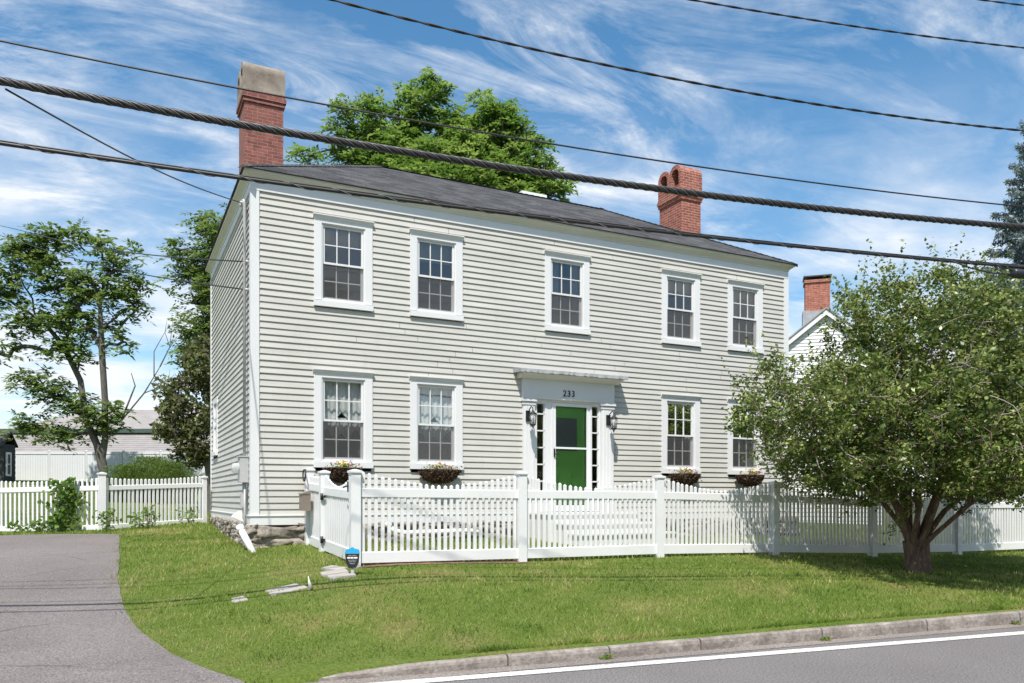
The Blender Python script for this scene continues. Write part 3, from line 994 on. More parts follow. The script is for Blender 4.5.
for x, c, s in zip(WIN_X, ['valance', None, 'side', 'valance', 'side'], [.08, .28, 0, .22, .15]):
    window(x, UPPER_Z, UPPER_H, c, s)
for x, c, s in zip(LOW_X, ['lace', 'lace', 'narrow', None], [0, 0, .2, .16]):
    window(x, LOWER_Z, LOWER_H, c, s)
# the slim window far along the left side
mb = MB()
y0, y1, z0, z1 = 4.60, 5.40, 2.40, 3.64
for (a, b, c, d) in ((y0, z0+.08, y0+.12, z1), (y1-.12, z0+.08, y1, z1), (y0+.12, z1-.12, y1-.12, z1)):
    mb.box(-.032, a, b, .004, c, d)
mb.box(-.075, y0-.01, z0, .004, y1+.01, z0+.08)
mb.box(-.02, y0+.12, (z0+z1)/2, .02, y1-.12, (z0+z1)/2+.05)
sw = HP(mb, 'window', M['trim'])
mb = MB(); mb.quad((0, y0+.12, z0+.08), (0, y1-.12, z0+.08), (0, y1-.12, z1-.12), (0, y0+.12, z1-.12))
HP(mb, 'pane', M['glass'], sw)

# ---------------------------------------------------------------- entrance
PL0, PL1, PR0, PR1 = 4.785, 5.02, 6.485, 6.765
mb = MB()
for (a, b) in ((5.02, 5.085), (5.255, 5.40), (6.27, 6.29), (6.45, 6.48)):      # upright casings
    mb.box(a, -.035, 1.24, b, .08, 3.30)
mb.box(5.40, -.045, 1.24, 5.425, .08, 3.30)
mb.box(6.245, -.045, 1.24, 6.27, .08, 3.30)
mb.box(5.02, -.032, 3.30, 6.48, .08, 3.37)
mb.box(5.085, -.03, 1.24, 5.255, .08, 1.50); mb.box(6.29, -.03, 1.24, 6.45, .08, 1.50)
mb.box(5.085, -.03, 3.26, 5.255, .08, 3.30); mb.box(6.29, -.03, 3.26, 6.45, .08, 3.30)
doorcase = HP(mb, 'doorcase', M['trim'])
for (a, b) in ((PL0, PL1), (PR0, PR1)):
    mb = MB()
    mb.box(a, -.07, 1.26, b, .004, 3.285)
    mb.box(a-.025, -.095, 1.232, b+.025, .004, 1.40)
    for q in (.24, .5, .76):                                                     # raised fillets
        xx = a+(b-a)*q
        mb.box(xx-.022, -.078, 1.43, xx+.022, -.07, 3.20)
    mb.box(a-.018, -.085, 3.225, b+.018, .004, 3.262)
    mb.box(a-.034, -.105, 3.287, b+.034, .004, 3.345)
    HP(mb, 'pilaster', M['trim'], doorcase)
mb = MB()
mb.box(4.77, -.100, 3.347, 6.765, .004, 3.70)
mb.box(4.77, -.112, 3.347, 6.765, -.100, 3.372)
HP(mb, 'entablature', M['trim'], doorcase)
mb = MB()
mb.prism([(.004, 3.702), (-.115, 3.702), (-.145, 3.73), (-.22, 3.755), (-.29, 3.775), (-.29, 3.80), (.004, 3.80)], 'x', 4.68, 6.86)
HP(mb, 'hood_moulding', M['cream'], doorcase)
mb = MB()
n = 46; vs = []; fs = []
for i in range(n+1):                                                             # ragged sheet lead over the hood
    x = 4.60 + 2.33*i/n
    j = random.uniform(-.012, .012)
    vs += [(x, -.335+j*.6, 3.785+j), (x, -.33, 3.845+j*.4), (x, 0, 3.885), (x, 0, 3.803)]
for i in range(n):
    for k in range(4):
        a = i*4+k; b = i*4+(k+1) % 4
        fs.append((a, b, b+4, a+4))
fs += [(0, 1, 2, 3), (n*4+3, n*4+2, n*4+1, n*4)]
mb.add(vs, fs)
HP(mb, 'lead_cap', M['lead'], doorcase)
for (a, b) in ((5.085, 5.255), (6.29, 6.45)):
    mb = MB()
    for k in range(1, 6):
        z = 1.50 + (3.26-1.50)*k/5.6
        mb.box(a, -.012, z-.012, b, .03, z+.012)
    mb.box(a, -.012, 1.50, a+.016, .03, 3.26); mb.box(b-.016, -.012, 1.50, b, .03, 3.26)
    HP(mb, 'sidelight', M['trim'], doorcase)
    mb = MB(); mb.quad((a, .012, 1.5), (b, .012, 1.5), (b, .012, 3.26), (a, .012, 3.26))
    HP(mb, 'sidelight_glass', M['glass'], doorcase)
# the house number, raised digits
def text_mesh(body, size, depth):
    cu = bpy.data.curves.new('house_number', 'FONT')
    cu.body = body; cu.size = size; cu.extrude = depth; cu.align_x = 'CENTER'; cu.space_character = 1.12
    ob = bpy.data.objects.new('house_number', cu)
    me = bpy.data.meshes.new_from_object(ob)
    bpy.data.objects.remove(ob); bpy.data.curves.remove(cu)
    return me
me = text_mesh('233', .165, .006)
me.materials.clear(); me.materials.append(M['digit'])
o = bpy.data.objects.new('house_number', me); COL.objects.link(o); o.parent = doorcase
o.location = (5.735, -.108, 3.415); o.rotation_euler = (R(90), 0, 0)
# green panelled door and the white glazed storm door in front of it
mb = MB()
mb.box(5.425, .040, 1.245, 6.245, .075, 3.295)
for (a, b, c, d) in ((5.55, 1.40, 5.80, 1.95), (5.87, 1.40, 6.12, 1.95), (5.55, 2.07, 6.12, 2.25)):
    mb.box(a, .030, b, c, .041, d)
    mb.box(a+.03, .022, b+.03, c-.03, .031, d-.03)
fd = HP(mb, 'front_door', M['green_door'])
mb = MB(); mb.box(5.505, .026, 2.40, 5.99, .041, 3.02)
HP(mb, 'door_pane', M['door_glass_dark'], fd)
mb = MB()
mb.box(5.427, -.030, 1.245, 5.492, .008, 3.295); mb.box(6.178, -.030, 1.245, 6.243, .008, 3.295)
mb.box(5.492, -.030, 3.235, 6.178, .008, 3.295); mb.box(5.492, -.030, 1.245, 6.178, .008, 1.36)
mb.box(5.492, -.026, 2.430, 6.178, .006, 2.465)
sd = HP(mb, 'storm_door', M['vinyl'])
mb = MB(); mb.quad((5.49, -.008, 2.465), (6.18, -.008, 2.465), (6.18, -.008, 3.235), (5.49, -.008, 3.235))
mb.quad((5.49, -.008, 1.36), (6.18, -.008, 1.36), (6.18, -.008, 2.43), (5.49, -.008, 2.43))
HP(mb, 'storm_glass', M['clear'], sd)
mb = MB(); mb.box(5.445, -.052, 2.27, 5.470, -.030, 2.43); mb.tube([(5.457, -.05, 2.33), (5.457, -.085, 2.33), (5.52, -.085, 2.325)], .011, 8)
HP(mb, 'door_handle', M['black_iron'], sd)
# steps
mb = MB()
gz = h(5.7, -1.0)
mb.box(4.80, -.95, gz-.2, 6.70, -.058, 1.20)
mb.box(4.77, -.99, 1.201, 6.73, -.056, 1.23)
mb.box(4.95, -1.27, gz-.2, 6.90, -.951, 1.03)
mb.box(4.92, -1.31, 1.031, 6.93, -.951, 1.06)
mb.box(5.05, -1.58, gz-.2, 7.10, -1.271, .86)
mb.box(5.02, -1.62, .861, 7.13, -1.271, .89)
HP(mb, 'front_steps', M['old_white'])

# ================================================================== FENCES
def fence_post(par, off, x, y, zg, hgt, w_=.127, rz=0.0, deep=.25):
    mb = MB()
    a = w_/2
    mb.box(-a, -a, -deep, a, a, hgt-.035)
    p = mb.build('fence_post', M['vinyl'], par, Vector((x, y, zg)) - off)
    p.rotation_euler.z = rz
    mb = MB()
    c = a+.016
    mb.box(-c, -c, hgt-.036, c, c, hgt-.008)
    mb.box(-a-.006, -a-.006, hgt-.055, a+.006, a+.006, hgt-.037)
    mb.pyr(-c+.004, -c+.004, c-.004, c-.004, hgt-.0075, .022)
    mb.build('post_cap', M['vinyl'], p)
    return p
def fence_bay(par, off, p0, p1, n, scal, top=1.03, low=.05, rail=.115, brail=.145, pw=.046, names=('picket_panel', 'fence_rail'), gap=.0635):
    """pickets and two rails between two posts; p = (x, y, ground z)"""
    a = Vector(p0); b = Vector(p1)
    d = (b-a); ln = Vector((d.x, d.y, 0)).length
    u = Vector((d.x, d.y, 0))/ln; nrm = Vector((u.y, -u.x, 0))
    def at(t): return a + d*t
    t0, t1 = gap/ln, 1-gap/ln
    for (zz, hh, th) in ((top, rail, .024), (low+brail, brail, .026)):
        mb = MB()
        q0 = at(t0) + Vector((0, 0, zz)); q1 = at(t1) + Vector((0, 0, zz))
        vs = []
        for q in (q0, q1):
            for (s_, dz) in ((-th, -hh), (th, -hh), (th, -.008), (th-.008, 0), (-th+.008, 0), (-th, -.008)):
                vs.append(q + nrm*s_ + Vector((0, 0, dz)))
        m = 6
        mb.add(vs, [tuple(range(m-1, -1, -1)), tuple(range(m, 2*m))] + [(i, (i+1) % m, (i+1) % m+m, i+m) for i in range(m)])
        mb.build(names[1], M['vinyl'], par, -off)
    mb = MB()
    for i in range(n):
        t = t0 + (t1-t0)*(i+.5)/n
        q = at(t)
        tp = top + scal(2*t-1) + random.uniform(-.004, .004)
        lean = u*random.uniform(-.005, .005) + nrm*random.uniform(-.003, .003)
        z0 = low+brail-.02
        hw = pw/2; th = .0115
        for (za, zc) in ((z0, tp-.022),):
            vs = [q + u*sx*hw + nrm*sy*th + Vector((0, 0, z)) + lean*((z-za)/(zc-za)) for z in (za, zc) for (sx, sy) in ((-1, -1), (1, -1), (1, 1), (-1, 1))]
            vs.append(q + lean + Vector((0, 0, tp)))
            mb.add(vs, [(0, 3, 2, 1), (0, 1, 5, 4), (1, 2, 6, 5), (2, 3, 7, 6), (3, 0, 4, 7), (4, 5, 8), (5, 6, 8), (6, 7, 8), (7, 4, 8)])
    mb.build(names[0], M['vinyl'], par, -off)

FX0, FY, FL = .867, -2.86, 2.44
FG = [.60, .58, .57, .52, .43, .385, .375, .37]
off = Vector((FX0, FY, FG[0]))
ff = thing('picket_fence', 'long white picket fence with scalloped top running along the front lawn before the house', 'fence', off)
fp = [(FX0+FL*k, FY, FG[k]) for k in range(8)]
for k, p in enumerate(fp): fence_post(ff, off, *p, [1.265, 1.295, 1.28, 1.26, 1.25, 1.25, 1.25, 1.25][k], .127 if k != 6 else .16)
for k in range(7):
    fence_bay(ff, off, fp[k], fp[k+1], 26, (lambda u: .055+.185*abs(u)**1.5), gap=.0635 if k not in (5, 6) else .08)
# side run from the house wall: a post, a short panel, the hinge post
off2 = Vector((FX0, -.13, .72))
sf = thing('picket_fence', 'short white picket fence panel joining the front gate to the house wall', 'fence', off2)
fence_post(sf, off2, FX0, -.13, .715, 1.26)
fence_post(sf, off2, FX0, -1.15, .665, 1.24)
fence_bay(sf, off2, (FX0, -.13, .715), (FX0, -1.15, .665), 10, lambda u: .12, pw=.05)
# gate
off3 = Vector((FX0, -1.22, .66))
gt = thing('garden_gate', 'white picket gate with dipped top and black hinges at the front fence corner', 'gate', off3)
fence_bay(gt, off3, (FX0, -1.15, .665), (FX0, -2.86, .60), 15, (lambda u: .035+.20*abs(u)**1.6), top=1.0, low=.06, gap=.085, names=('gate_pickets', 'gate_rail'), pw=.06, brail=.16)
mb = MB()
for z in (1.52, .88):
    mb.tube([(FX0-.055, -1.235, z-.05), (FX0-.055, -1.235, z+.05)], .022, 8)
    mb.box(FX0-.05, -1.36, z-.018, FX0-.03, -1.235, z+.018)
mb.build('gate_hinge', M['black_iron'], gt, -off3)
mb = MB(); mb.box(FX0-.06, -2.79, 1.58, FX0-.028, -2.70, 1.72); mb.tube([(FX0-.06, -2.74, 1.66), (FX0-.10, -2.74, 1.65), (FX0-.10, -2.66, 1.64)], .01, 8)
mb.build('gate_latch', M['black_iron'], gt, -off3)
# left fence
lq = [(-.19, 5.66, .93), (-2.18, 4.77, .845), (-4.25, 6.06, .795), (-6.32, 7.35, .75), (-8.4, 8.6, .72)]
off4 = Vector(lq[1])
lf = thing('picket_fence', 'white picket fence beyond the driveway with a vine growing over it', 'fence', off4)
for k, p in enumerate(lq): fence_post(lf, off4, *p, 1.16 if k else 1.05, .127 if k else .09, math.atan2(lq[1][1]-lq[0][1], lq[1][0]-lq[0][0]) if k == 0 else .2)
for k in range(4): fence_bay(lf, off4, lq[k], lq[k+1], 24, (lambda u: .12+.05*u*u), top=.90, low=.02, rail=.09, brail=.10, pw=.042)

# ================================================================== SMALL THINGS AT THE HOUSE
lan = thing('wall_lantern', 'black wall lantern left of the green front door', 'lantern', (4.87, -.08, 2.98), 0, 'wall lanterns beside the front door')
mb = MB(); mb.box(-.045, -.022, -.07, .045, .0005, .13)
mb.tube([(0, -.02, .09), (0, -.07, .15), (0, -.14, .19), (0, -.19, .17), (0, -.20, .125)], .010, 8)
mb.tube([(0, -.02, -.03), (0, -.06, -.01), (0, -.10, .05), (0, -.07, .10)], .007, 6)
mb.build('wall_bracket', M['black_iron'], lan)
mb = MB(); mb.lathe([(.008, .125), (.022, .11), (.028, .09), (.075, .055), (.082, .046), (.070, .045)], (0, -.20, 0), 8)
mb.build('lantern_cap', M['black_iron'], lan)
mb = MB()
for k in range(6):
    a = 2*PI*k/6+.3
    mb.tube([(.066*math.cos(a), -.20+.066*math.sin(a), .046), (.052*math.cos(a), -.20+.052*math.sin(a), -.13)], .006, 5)
mb.lathe([(.045, -.13), (.06, -.135), (.058, -.15), (.03, -.17), (.012, -.185), (.014, -.20), (.002, -.215)], (0, -.20, 0), 8)
mb.build('lantern_frame', M['black_iron'], lan)
mb = MB(); mb.lathe([(.050, -.129), (.062, .044)], (0, -.20, 0), 12)
mb.build('lantern_glass', M['lamp_glass'], lan)
mb = MB(); mb.lathe([(.012, -.129), (.012, -.05), (.010, -.03), (.002, -.01)], (0, -.20, 0), 8)
mb.build('candle_tube', M['trim'], lan)
l2 = copy_tree(lan); l2.location = (6.63, -.08, 2.98); l2['label'] = 'black wall lantern right of the green front door'

# window baskets
def scatter_leaves(pts, size, aspect=.55, up=.5, rng=RNG, jit=.35):
    """one bent rhombus leaf at every point; returns vertices and faces"""
    n = len(pts)
    nr = rng.normal(size=(n, 3)); nr[:, 2] += up*2
    nr /= np.linalg.norm(nr, axis=1)[:, None]
    t = rng.normal(size=(n, 3)); t -= nr*(t*nr).sum(1)[:, None]; t /= np.linalg.norm(t, axis=1)[:, None]
    b = np.cross(nr, t)
    s = size*(1+jit*rng.uniform(-1, 1, n))[:, None]
    fold = rng.uniform(-.05, .22, n)[:, None]*s
    v = np.stack([pts - t*s*.5, pts + b*s*aspect*.5 + nr*fold - t*s*.06, pts + t*s*.5, pts - b*s*aspect*.5 + nr*fold - t*s*.06], 1)
    f = np.arange(4*n).reshape(n, 4)
    return v.reshape(-1, 3), f
def flower_box(cx, label, seed, wd=.74):
    rg = np.random.default_rng(seed)
    t = thing('flower_basket', label, 'flower basket', (cx, -.075, LOWER_Z-.02), 0, 'flower baskets under the ground floor windows')
    mb = MB()
    n, m = 22, 8
    vs = []; fs = []
    for i in range(n+1):
        a = -1+2*i/n
        wv = math.sqrt(max(0, 1-abs(a)**2.6))
        for j in range(m+1):
            q = PI*j/m/1.0
            jx = rg.uniform(-.008, .008)
            vs.append((a*wd/2, -.015-.17*wv*math.sin(q*.5 + .0)*1.0*abs(math.sin(PI*min(j, m)/m*.5+.0))+jx*.5 if j else -.012,
                       -(.05+.20*wv)*(1-math.cos(q))/2 + jx))
        # closing line back up the wall side
    for i in range(n):
        for j in range(m):
            p = i*(m+1)+j
            fs.append((p, p+1, p+m+2, p+m+1))
    # simple solid tray: rim bar and half round belly
    mb2 = MB()
    prof = []
    for j in range(m+1):
        q = PI/2*j/m
        prof.append((math.cos(q), math.sin(q)))
    vs = []; fs = []
    for i in range(n+1):
        a = -1+2*i/n
        wv = max(.12, math.sqrt(max(0, 1-abs(a)**2.2)))
        ring = [(a*wd/2, .0, .0)] + [(a*wd/2, -.17*wv*c+rg.uniform(-.006, .006), -.19*wv*s_+rg.uniform(-.012, .012)) for c, s_ in prof] 
        vs += ring
    k = m+2
    for i in range(n):
        for j in range(k):
            p = i*k+j; q_ = i*k+(j+1) % k
            fs.append((p, q_, q_+k, p+k))
    fs += [tuple(range(k)), tuple(range(n*k+k-1, n*k-1, -1))]
    mb2.add(vs, fs)
    mb2.tube([(-wd/2-.01, -.03, .005), (-wd/2*.8, -.15, .012), (0, -.205, .012), (wd/2*.8, -.15, .012), (wd/2+.01, -.03, .005)], .010, 6)
    mb2.build('basket', M['basket'], t)
    # dry trailing stems hanging over the front
    P = np.stack([rg.uniform(-wd/2, wd/2, 420), np.zeros(420), np.zeros(420)], 1)
    wv = np.sqrt(np.clip(1-np.abs(P[:, 0]/(wd/2))**2.2, .05, 1)); q = rg.uniform(0, PI/2, 420)
    P[:, 1] = -.185*wv*np.cos(q)-.005; P[:, 2] = -.235*wv*np.sin(q)+.01
    v, f = scatter_leaves(P, .075, .35, 0, rg)
    np_mesh('dry_trails', v, f, M['basket'], t)
    G = np.stack([rg.normal(0, wd*.2, 130), rg.uniform(-.17, -.03, 130), rg.uniform(.0, .09, 130)], 1)
    v, f = scatter_leaves(G, .045, .5, .5, rg)
    np_mesh('foliage', v, f, M['leaf_vine'], t, tint=rg.uniform(0, 1, len(f)))
    for nm, mt, sg, cnt in (('yellow_flowers', 'petal_yellow', -.06, 15), ('red_flowers', 'petal_red', .07, 15)):
        G = np.stack([rg.normal(sg, wd*.13, cnt), rg.uniform(-.19, -.04, cnt), rg.uniform(.04, .13, cnt)], 1)
        G = np.repeat(G, 5, 0) + rg.normal(0, .012, (cnt*5, 3))
        v, f = scatter_leaves(G, .027, .8, .4, rg)
        np_mesh(nm, v, f, M[mt], t, kind='stuff')
    return t
flower_box(1.42, 'flower basket with yellow blooms under the window nearest the gate', 21, .62)
flower_box(3.12, 'flower basket with yellow and red blooms under the second ground floor window from the gate', 22)
flower_box(8.47, 'flower basket under the first ground floor window right of the front door', 23)
flower_box(10.22, 'flower basket under the rightmost ground floor window half hidden by the leafy tree', 24)

# electric meter and its pipe on the left side wall
mt = thing('electric_meter', 'grey electric meter with conduit on the left side wall near the front corner', 'meter', (-.02, .36, 1.95))
mb = MB(); mb.box(-.13, -.13, -.20, .0, .13, .22); mb.box(-.15, -.14, .205, .0, .14, .225); mb.build('meter_box', M['grey_metal'], mt)
mb = MB()
vs = []
n = 14
for (r, x) in ((.085, -.131), (.085, -.20), (.07, -.235), (.02, -.245)):
    vs += [(x, r*math.cos(2*PI*k/n), .03+r*math.sin(2*PI*k/n)) for k in range(n)]
fs = [(i*n+k, i*n+(k+1) % n, (i+1)*n+(k+1) % n, (i+1)*n+k) for i in range(3) for k in range(n)] + [tuple(range(3*n, 4*n))]
mb.add(vs, fs, True); mb.build('meter_dial', M['meter_glass'], mt)
mb = MB(); mb.tube([(-.05, -.03, .22), (-.05, -.03, 4.30), (-.07, -.03, 4.36)], .024, 8)
mb.tube([(-.05, .05, -.20), (-.05, .05, -.78), (-.01, .05, -.86)], .022, 8); mb.tube([(-.05, -.06, -.20), (-.05, -.06, -1.15)], .018, 8)
mb.build('conduit', M['grey_metal'], mt)
mb = MB(); mb.box(-.10, -.02, -.60, -.02, .10, -.38); mb.build('junction_box', M['grey_metal'], mt)
dv = thing('wall_vent', 'small cream vent hood on the left side wall above the stones', 'vent', (-.03, .75, 1.20))
mb = MB(); mb.prism([(.0, -.09), (-.02, -.09), (-.18, -.02), (-.17, .01), (-.06, .09), (.0, .09)], 'y', -.10, .10)
mb.build('vent_hood', M['pvc'], dv)
g0 = h(-.25, -.25)
pp = thing('drain_pipe', 'white plastic drain pipe leaning out of the grass at the front left house corner', 'pipe', (-.14, -.40, h(-.14, -.40)))
mb = MB(); mb.tube([(-.07, .20, .36), (.09, -.14, -.04)], .052, 12, True)
mb.build('pipe_body', M['pvc'], pp)
mb = MB(); mb.tube([(-.075, .21, .375), (-.05, .155, .31)], .060, 12); mb.build('pipe_collar', M['pvc'], pp)
mx = thing('mailbox', 'brown metal mailbox hung on the fence post beside the house corner', 'mailbox', (.80, -.38, 1.30))
mb = MB(); mb.box(-.12, -.17, 0, -.002, .13, .26); mb.build('box_body', M['mail_brown'], mx)
mb = MB(); mb.prism([(-.135, .262), (-.135, .272), (.0, .315), (.0, .262)], 'y', -.18, .14); mb.build('lid', M['mail_brown'], mx)
wr = thing('hose_hook', 'black iron ring hook on the post next to the house', 'hook', (.80, -.20, 1.86))
mb = MB(); mb.tube([(-.03, .09*math.cos(a), .09*math.sin(a)) for a in np.linspace(0, 2*PI, 19)], .012, 6, False); mb.box(-.03, -.012, .07, .0, .012, .10)
mb.build('ring', M['black_iron'], wr)
# white pipe lying by the foundation behind the fence
wp = thing('ground_pipe', 'white drain pipe lying along the foundation behind the picket fence', 'pipe', (2.2, -.55, h(2.2, -.55)))
mb = MB(); mb.tube([(-.12, .08, .32), (-.05, .05, .22), (.12, 0, .17), (1.25, -.05, .19), (1.5, -.05, .15)], .042, 10)
mb.build('pipe_body', M['pvc'], wp)
mb = MB(); mb.tube([(-.14, .09, .36), (-.09, .07, .26)], .056, 10); mb.build('pipe_elbow', M['pvc'], wp)
# yard sign
ys = thing('yard_sign', 'small blue and black yard sign on a stake beside the gate post', 'sign', (.70, -3.36, h(.70, -3.36)), R(-18))
mb = MB(); mb.box(-.018, .008, -.12, .018, .022, .16); mb.build('stake', M['grey_metal'], ys)
mb = MB()
mb.prism([(-.082, .33), (-.092, .285), (.092, .285), (.082, .33), (.02, .348), (.012, .362), (-.012, .362), (-.02, .348)], 'y', -.006, .006)
mb.build('sign_header', M['blue_plastic'], ys)
mb = MB(); mb.prism([(-.088, .283), (-.078, .17), (-.045, .105), (.045, .105), (.078, .17), (.088, .283)], 'y', -.005, .006)
mb.build('sign_face', M['black_plastic'], ys)
mb = MB()
for z, hh, runs in ((.222, .018, ((-.062, -.028), (-.023, .012), (.017, .062))),):
    for (a, b) in runs: mb.box(a, -.0075, z, b, -.0048, z+hh)
mb.build('sign_lettering', M['white_ink'], ys)
mb = MB()
for z, runs in ((.256, ((-.05, -.01), (-.004, .05))), (.198, ((-.05, -.02), (-.014, .03), (.036, .05))), (.178, ((-.04, .0), (.006, .04))), (.155, ((-.03, .03),))):
    for (a, b) in runs: mb.box(a, -.0072, z, b, -.0048, z+.007)
mb.build('sign_small_print', M['grey_ink'], ys)
mk = thing('marker_flag', 'small white marker flag stuck in the lawn beside the paving slabs', 'flag', (.10, -3.70, h(.10, -3.70)), R(-20))
mb = MB(); mb.tube([(0, 0, -.08), (-.012, 0, .17)], .004, 6); mb.build('flag_stake', M['pvc'], mk)
mb = MB(); mb.prism([(-.012, .17), (.028, .055), (.004, .02)], 'y', -.003, .003); mb.build('flag_cloth', M['vinyl'], mk)

def slab(x, y, lx, ly, rz, label, seed, up=.012):
    t = MB()
    n = 10
    rg = random.Random(seed)
    top = []
    for (a, b) in ((-1, -1), (-.4, -1.04), (.3, -.97), (1, -1), (1.03, 0), (1, 1), (.3, 1.02), (-.3, .98), (-1, 1), (-1.02, .1)):
        top.append((a*lx/2*(1+rg.uniform(-.03, .03)), b*ly/2*(1+rg.uniform(-.04, .04))))
    zz = []
    c, s_ = math.cos(rz), math.sin(rz)
    vs = []
    for lv in (0, 1, 2):
        sc = 1 if lv < 2 else .97
        for (px_, py_) in top:
            wx, wy = px_*c-py_*s_, px_*s_+py_*c
            zg = h(x+wx, y+wy) - h(x, y)
            vs.append((wx*sc, wy*sc, zg + (-.08, up-.008, up)[lv]))
    m = len(top)
    fs = [tuple(range(m-1, -1, -1)), tuple(range(2*m, 3*m))] + [(l*m+i, l*m+(i+1) % m, (l+1)*m+(i+1) % m, (l+1)*m+i) for l in (0, 1) for i in range(m)]
    t.add(vs, fs)
    o = t.build('paving_slab', M['conc'], None, Vector((x, y, h(x, y))))
    tag(o, label, 'paving slab', 'paving slabs sunk in the lawn')
slab(-.15, -3.37, .38, .12, R(8), 'long pale paving slab at the back of the pair left of the marker flag', 1)
slab(-.11, -3.53, .42, .135, R(8), 'long pale paving slab at the front of the pair left of the marker flag', 2)
slab(-.66, -3.46, .13, .09, R(4), 'tiny back half of the paving slab pair lying alone in the lawn', 3)
slab(-.66, -3.58, .16, .10, R(4), 'tiny front half of the paving slab pair lying alone in the lawn', 4)
slab(.60, -2.86, .30, .16, R(-62), 'paving slab below the gate, the one nearest the house', 5, .03)
slab(.54, -3.10, .32, .17, R(-62) + R(60), 'paving slab below the gate, the middle one', 6, .03)
slab(.58, -3.32, .32, .17, R(0), 'paving slab below the gate, the one nearest the yard sign', 7, .03)

# ================================================================== TREES
LAT = np.array([0.8949, -0.4462, 0]); DEP = np.array([0.4462, 0.8949, 0]); UPV = np.array([0, 0, 1.0])
def spot(px, Z, z=None):
    """ground point seen in direction px (photo column) at distance Z"""
    X = (px-512)/792*Z
    x = -1.9055 + .8949*X + .4462*Z; y = -13.016 - .4462*X + .8949*Z
    return x, y, (h(x, y) if z is None else z)
def lobes_of(rows, Z, basepx, zg):
    """crown lobes measured as (column, row, half width, half height) -> metres (across, up, half sizes) at the tree"""
    s = Z/792
    return [((c-basepx)*s, (498-r)*s + 1.5 - zg, rw*s, rh*s) for (c, r, rw, rh) in rows]
def sample_lobes(lobes, n, depth, rng, shell=.0):
    vol = np.array([a[2]*a[3]*min(a[2], depth*2) for a in lobes]); vol = vol**.72; vol /= vol.sum()
    out = []
    idx = rng.choice(len(lobes), n, p=vol)
    d = rng.normal(size=(n, 3)); d /= np.linalg.norm(d, axis=1)[:, None]
    r = rng.uniform(shell, 1, n)**(1/2.6)
    for i, k in enumerate(idx):
        a = lobes[k]
        q = d[i]*r[i]
        out.append(((a[0] + q[0]*a[2]), q[1]*max(a[2], a[3]*.6)*depth, a[1] + q[2]*a[3]))
    return np.array(out)
def spread(P, mind):
    keep = []
    for p in P:
        if all(np.sum((p-q)**2) > mind*mind for q in keep): keep.append(p)
    return np.array(keep)
def skeleton(trunks, targets, rng, r_base, r_tip=.010, bow=.10, k=.5):
    """joins every target to the nearest part of the growing tree; returns tubes (path, radii)"""
    nodes = []; par = []
    for tr in trunks:
        for i, p in enumerate(tr['path']):
            if i == 0 and 'from' in tr: par.append(tr['from'])
            elif i == 0: par.append(-1)
            else: par.append(len(nodes)-1)
            nodes.append(np.array(p, float))
    fork = nodes[len(trunks[0]['path'])-1]
    order = np.argsort([np.linalg.norm(t-fork) for t in targets])
    paths = []
    for ti in order:
        t = targets[ti]
        A = np.array(nodes)
        d = np.linalg.norm(A-t, axis=1)
        cost = d + np.where(A[:, 2] > t[2]-.1*d, .6*(A[:, 2]-t[2]+.1*d), 0)
        cost[0] += 2
        b = int(np.argmin(cost))
        L_ = d[b]; n = max(2, int(L_/.45)+1)
        prev = b; seq = [b]
        side = rng.normal(size=3)*bow*L_
        for i in range(1, n+1):
            u = i/n
            p = A[b]*(1-u) + t*u + side*math.sin(PI*u)*.5 + np.array([0, 0, .12*L_*math.sin(PI*u)])
            if i < n: p = p + rng.normal(size=3)*.03*L_
            nodes.append(p); par.append(prev); prev = len(nodes)-1; seq.append(prev)
        paths.append(seq)
    cnt = np.zeros(len(nodes)); tips = set(s[-1] for s in paths)
    for i in tips: cnt[i] += 1
    for i in range(len(nodes)-1, -1, -1):
        if par[i] >= 0: cnt[par[i]] += cnt[i]
    tot = max(cnt.max(), 1)
    rad = r_tip + (r_base-r_tip)*(cnt/tot)**k
    tubes = []
    i0 = 0
    for tr in trunks:
        m = len(tr['path']); ids = list(range(i0, i0+m)); i0 += m
        if 'from' in tr: ids = [tr['from']] + ids
        tubes.append(([nodes[i] for i in ids], [max(rad[i], tr.get('rmin', 0)*(1-.75*q/max(1, len(ids)-1))) for q, i in enumerate(ids)]))
    for s in paths:
        rr = [min(rad[i], rad[s[1]]*1.15) for i in s]
        tubes.append(([nodes[i] for i in s], rr))
    return tubes
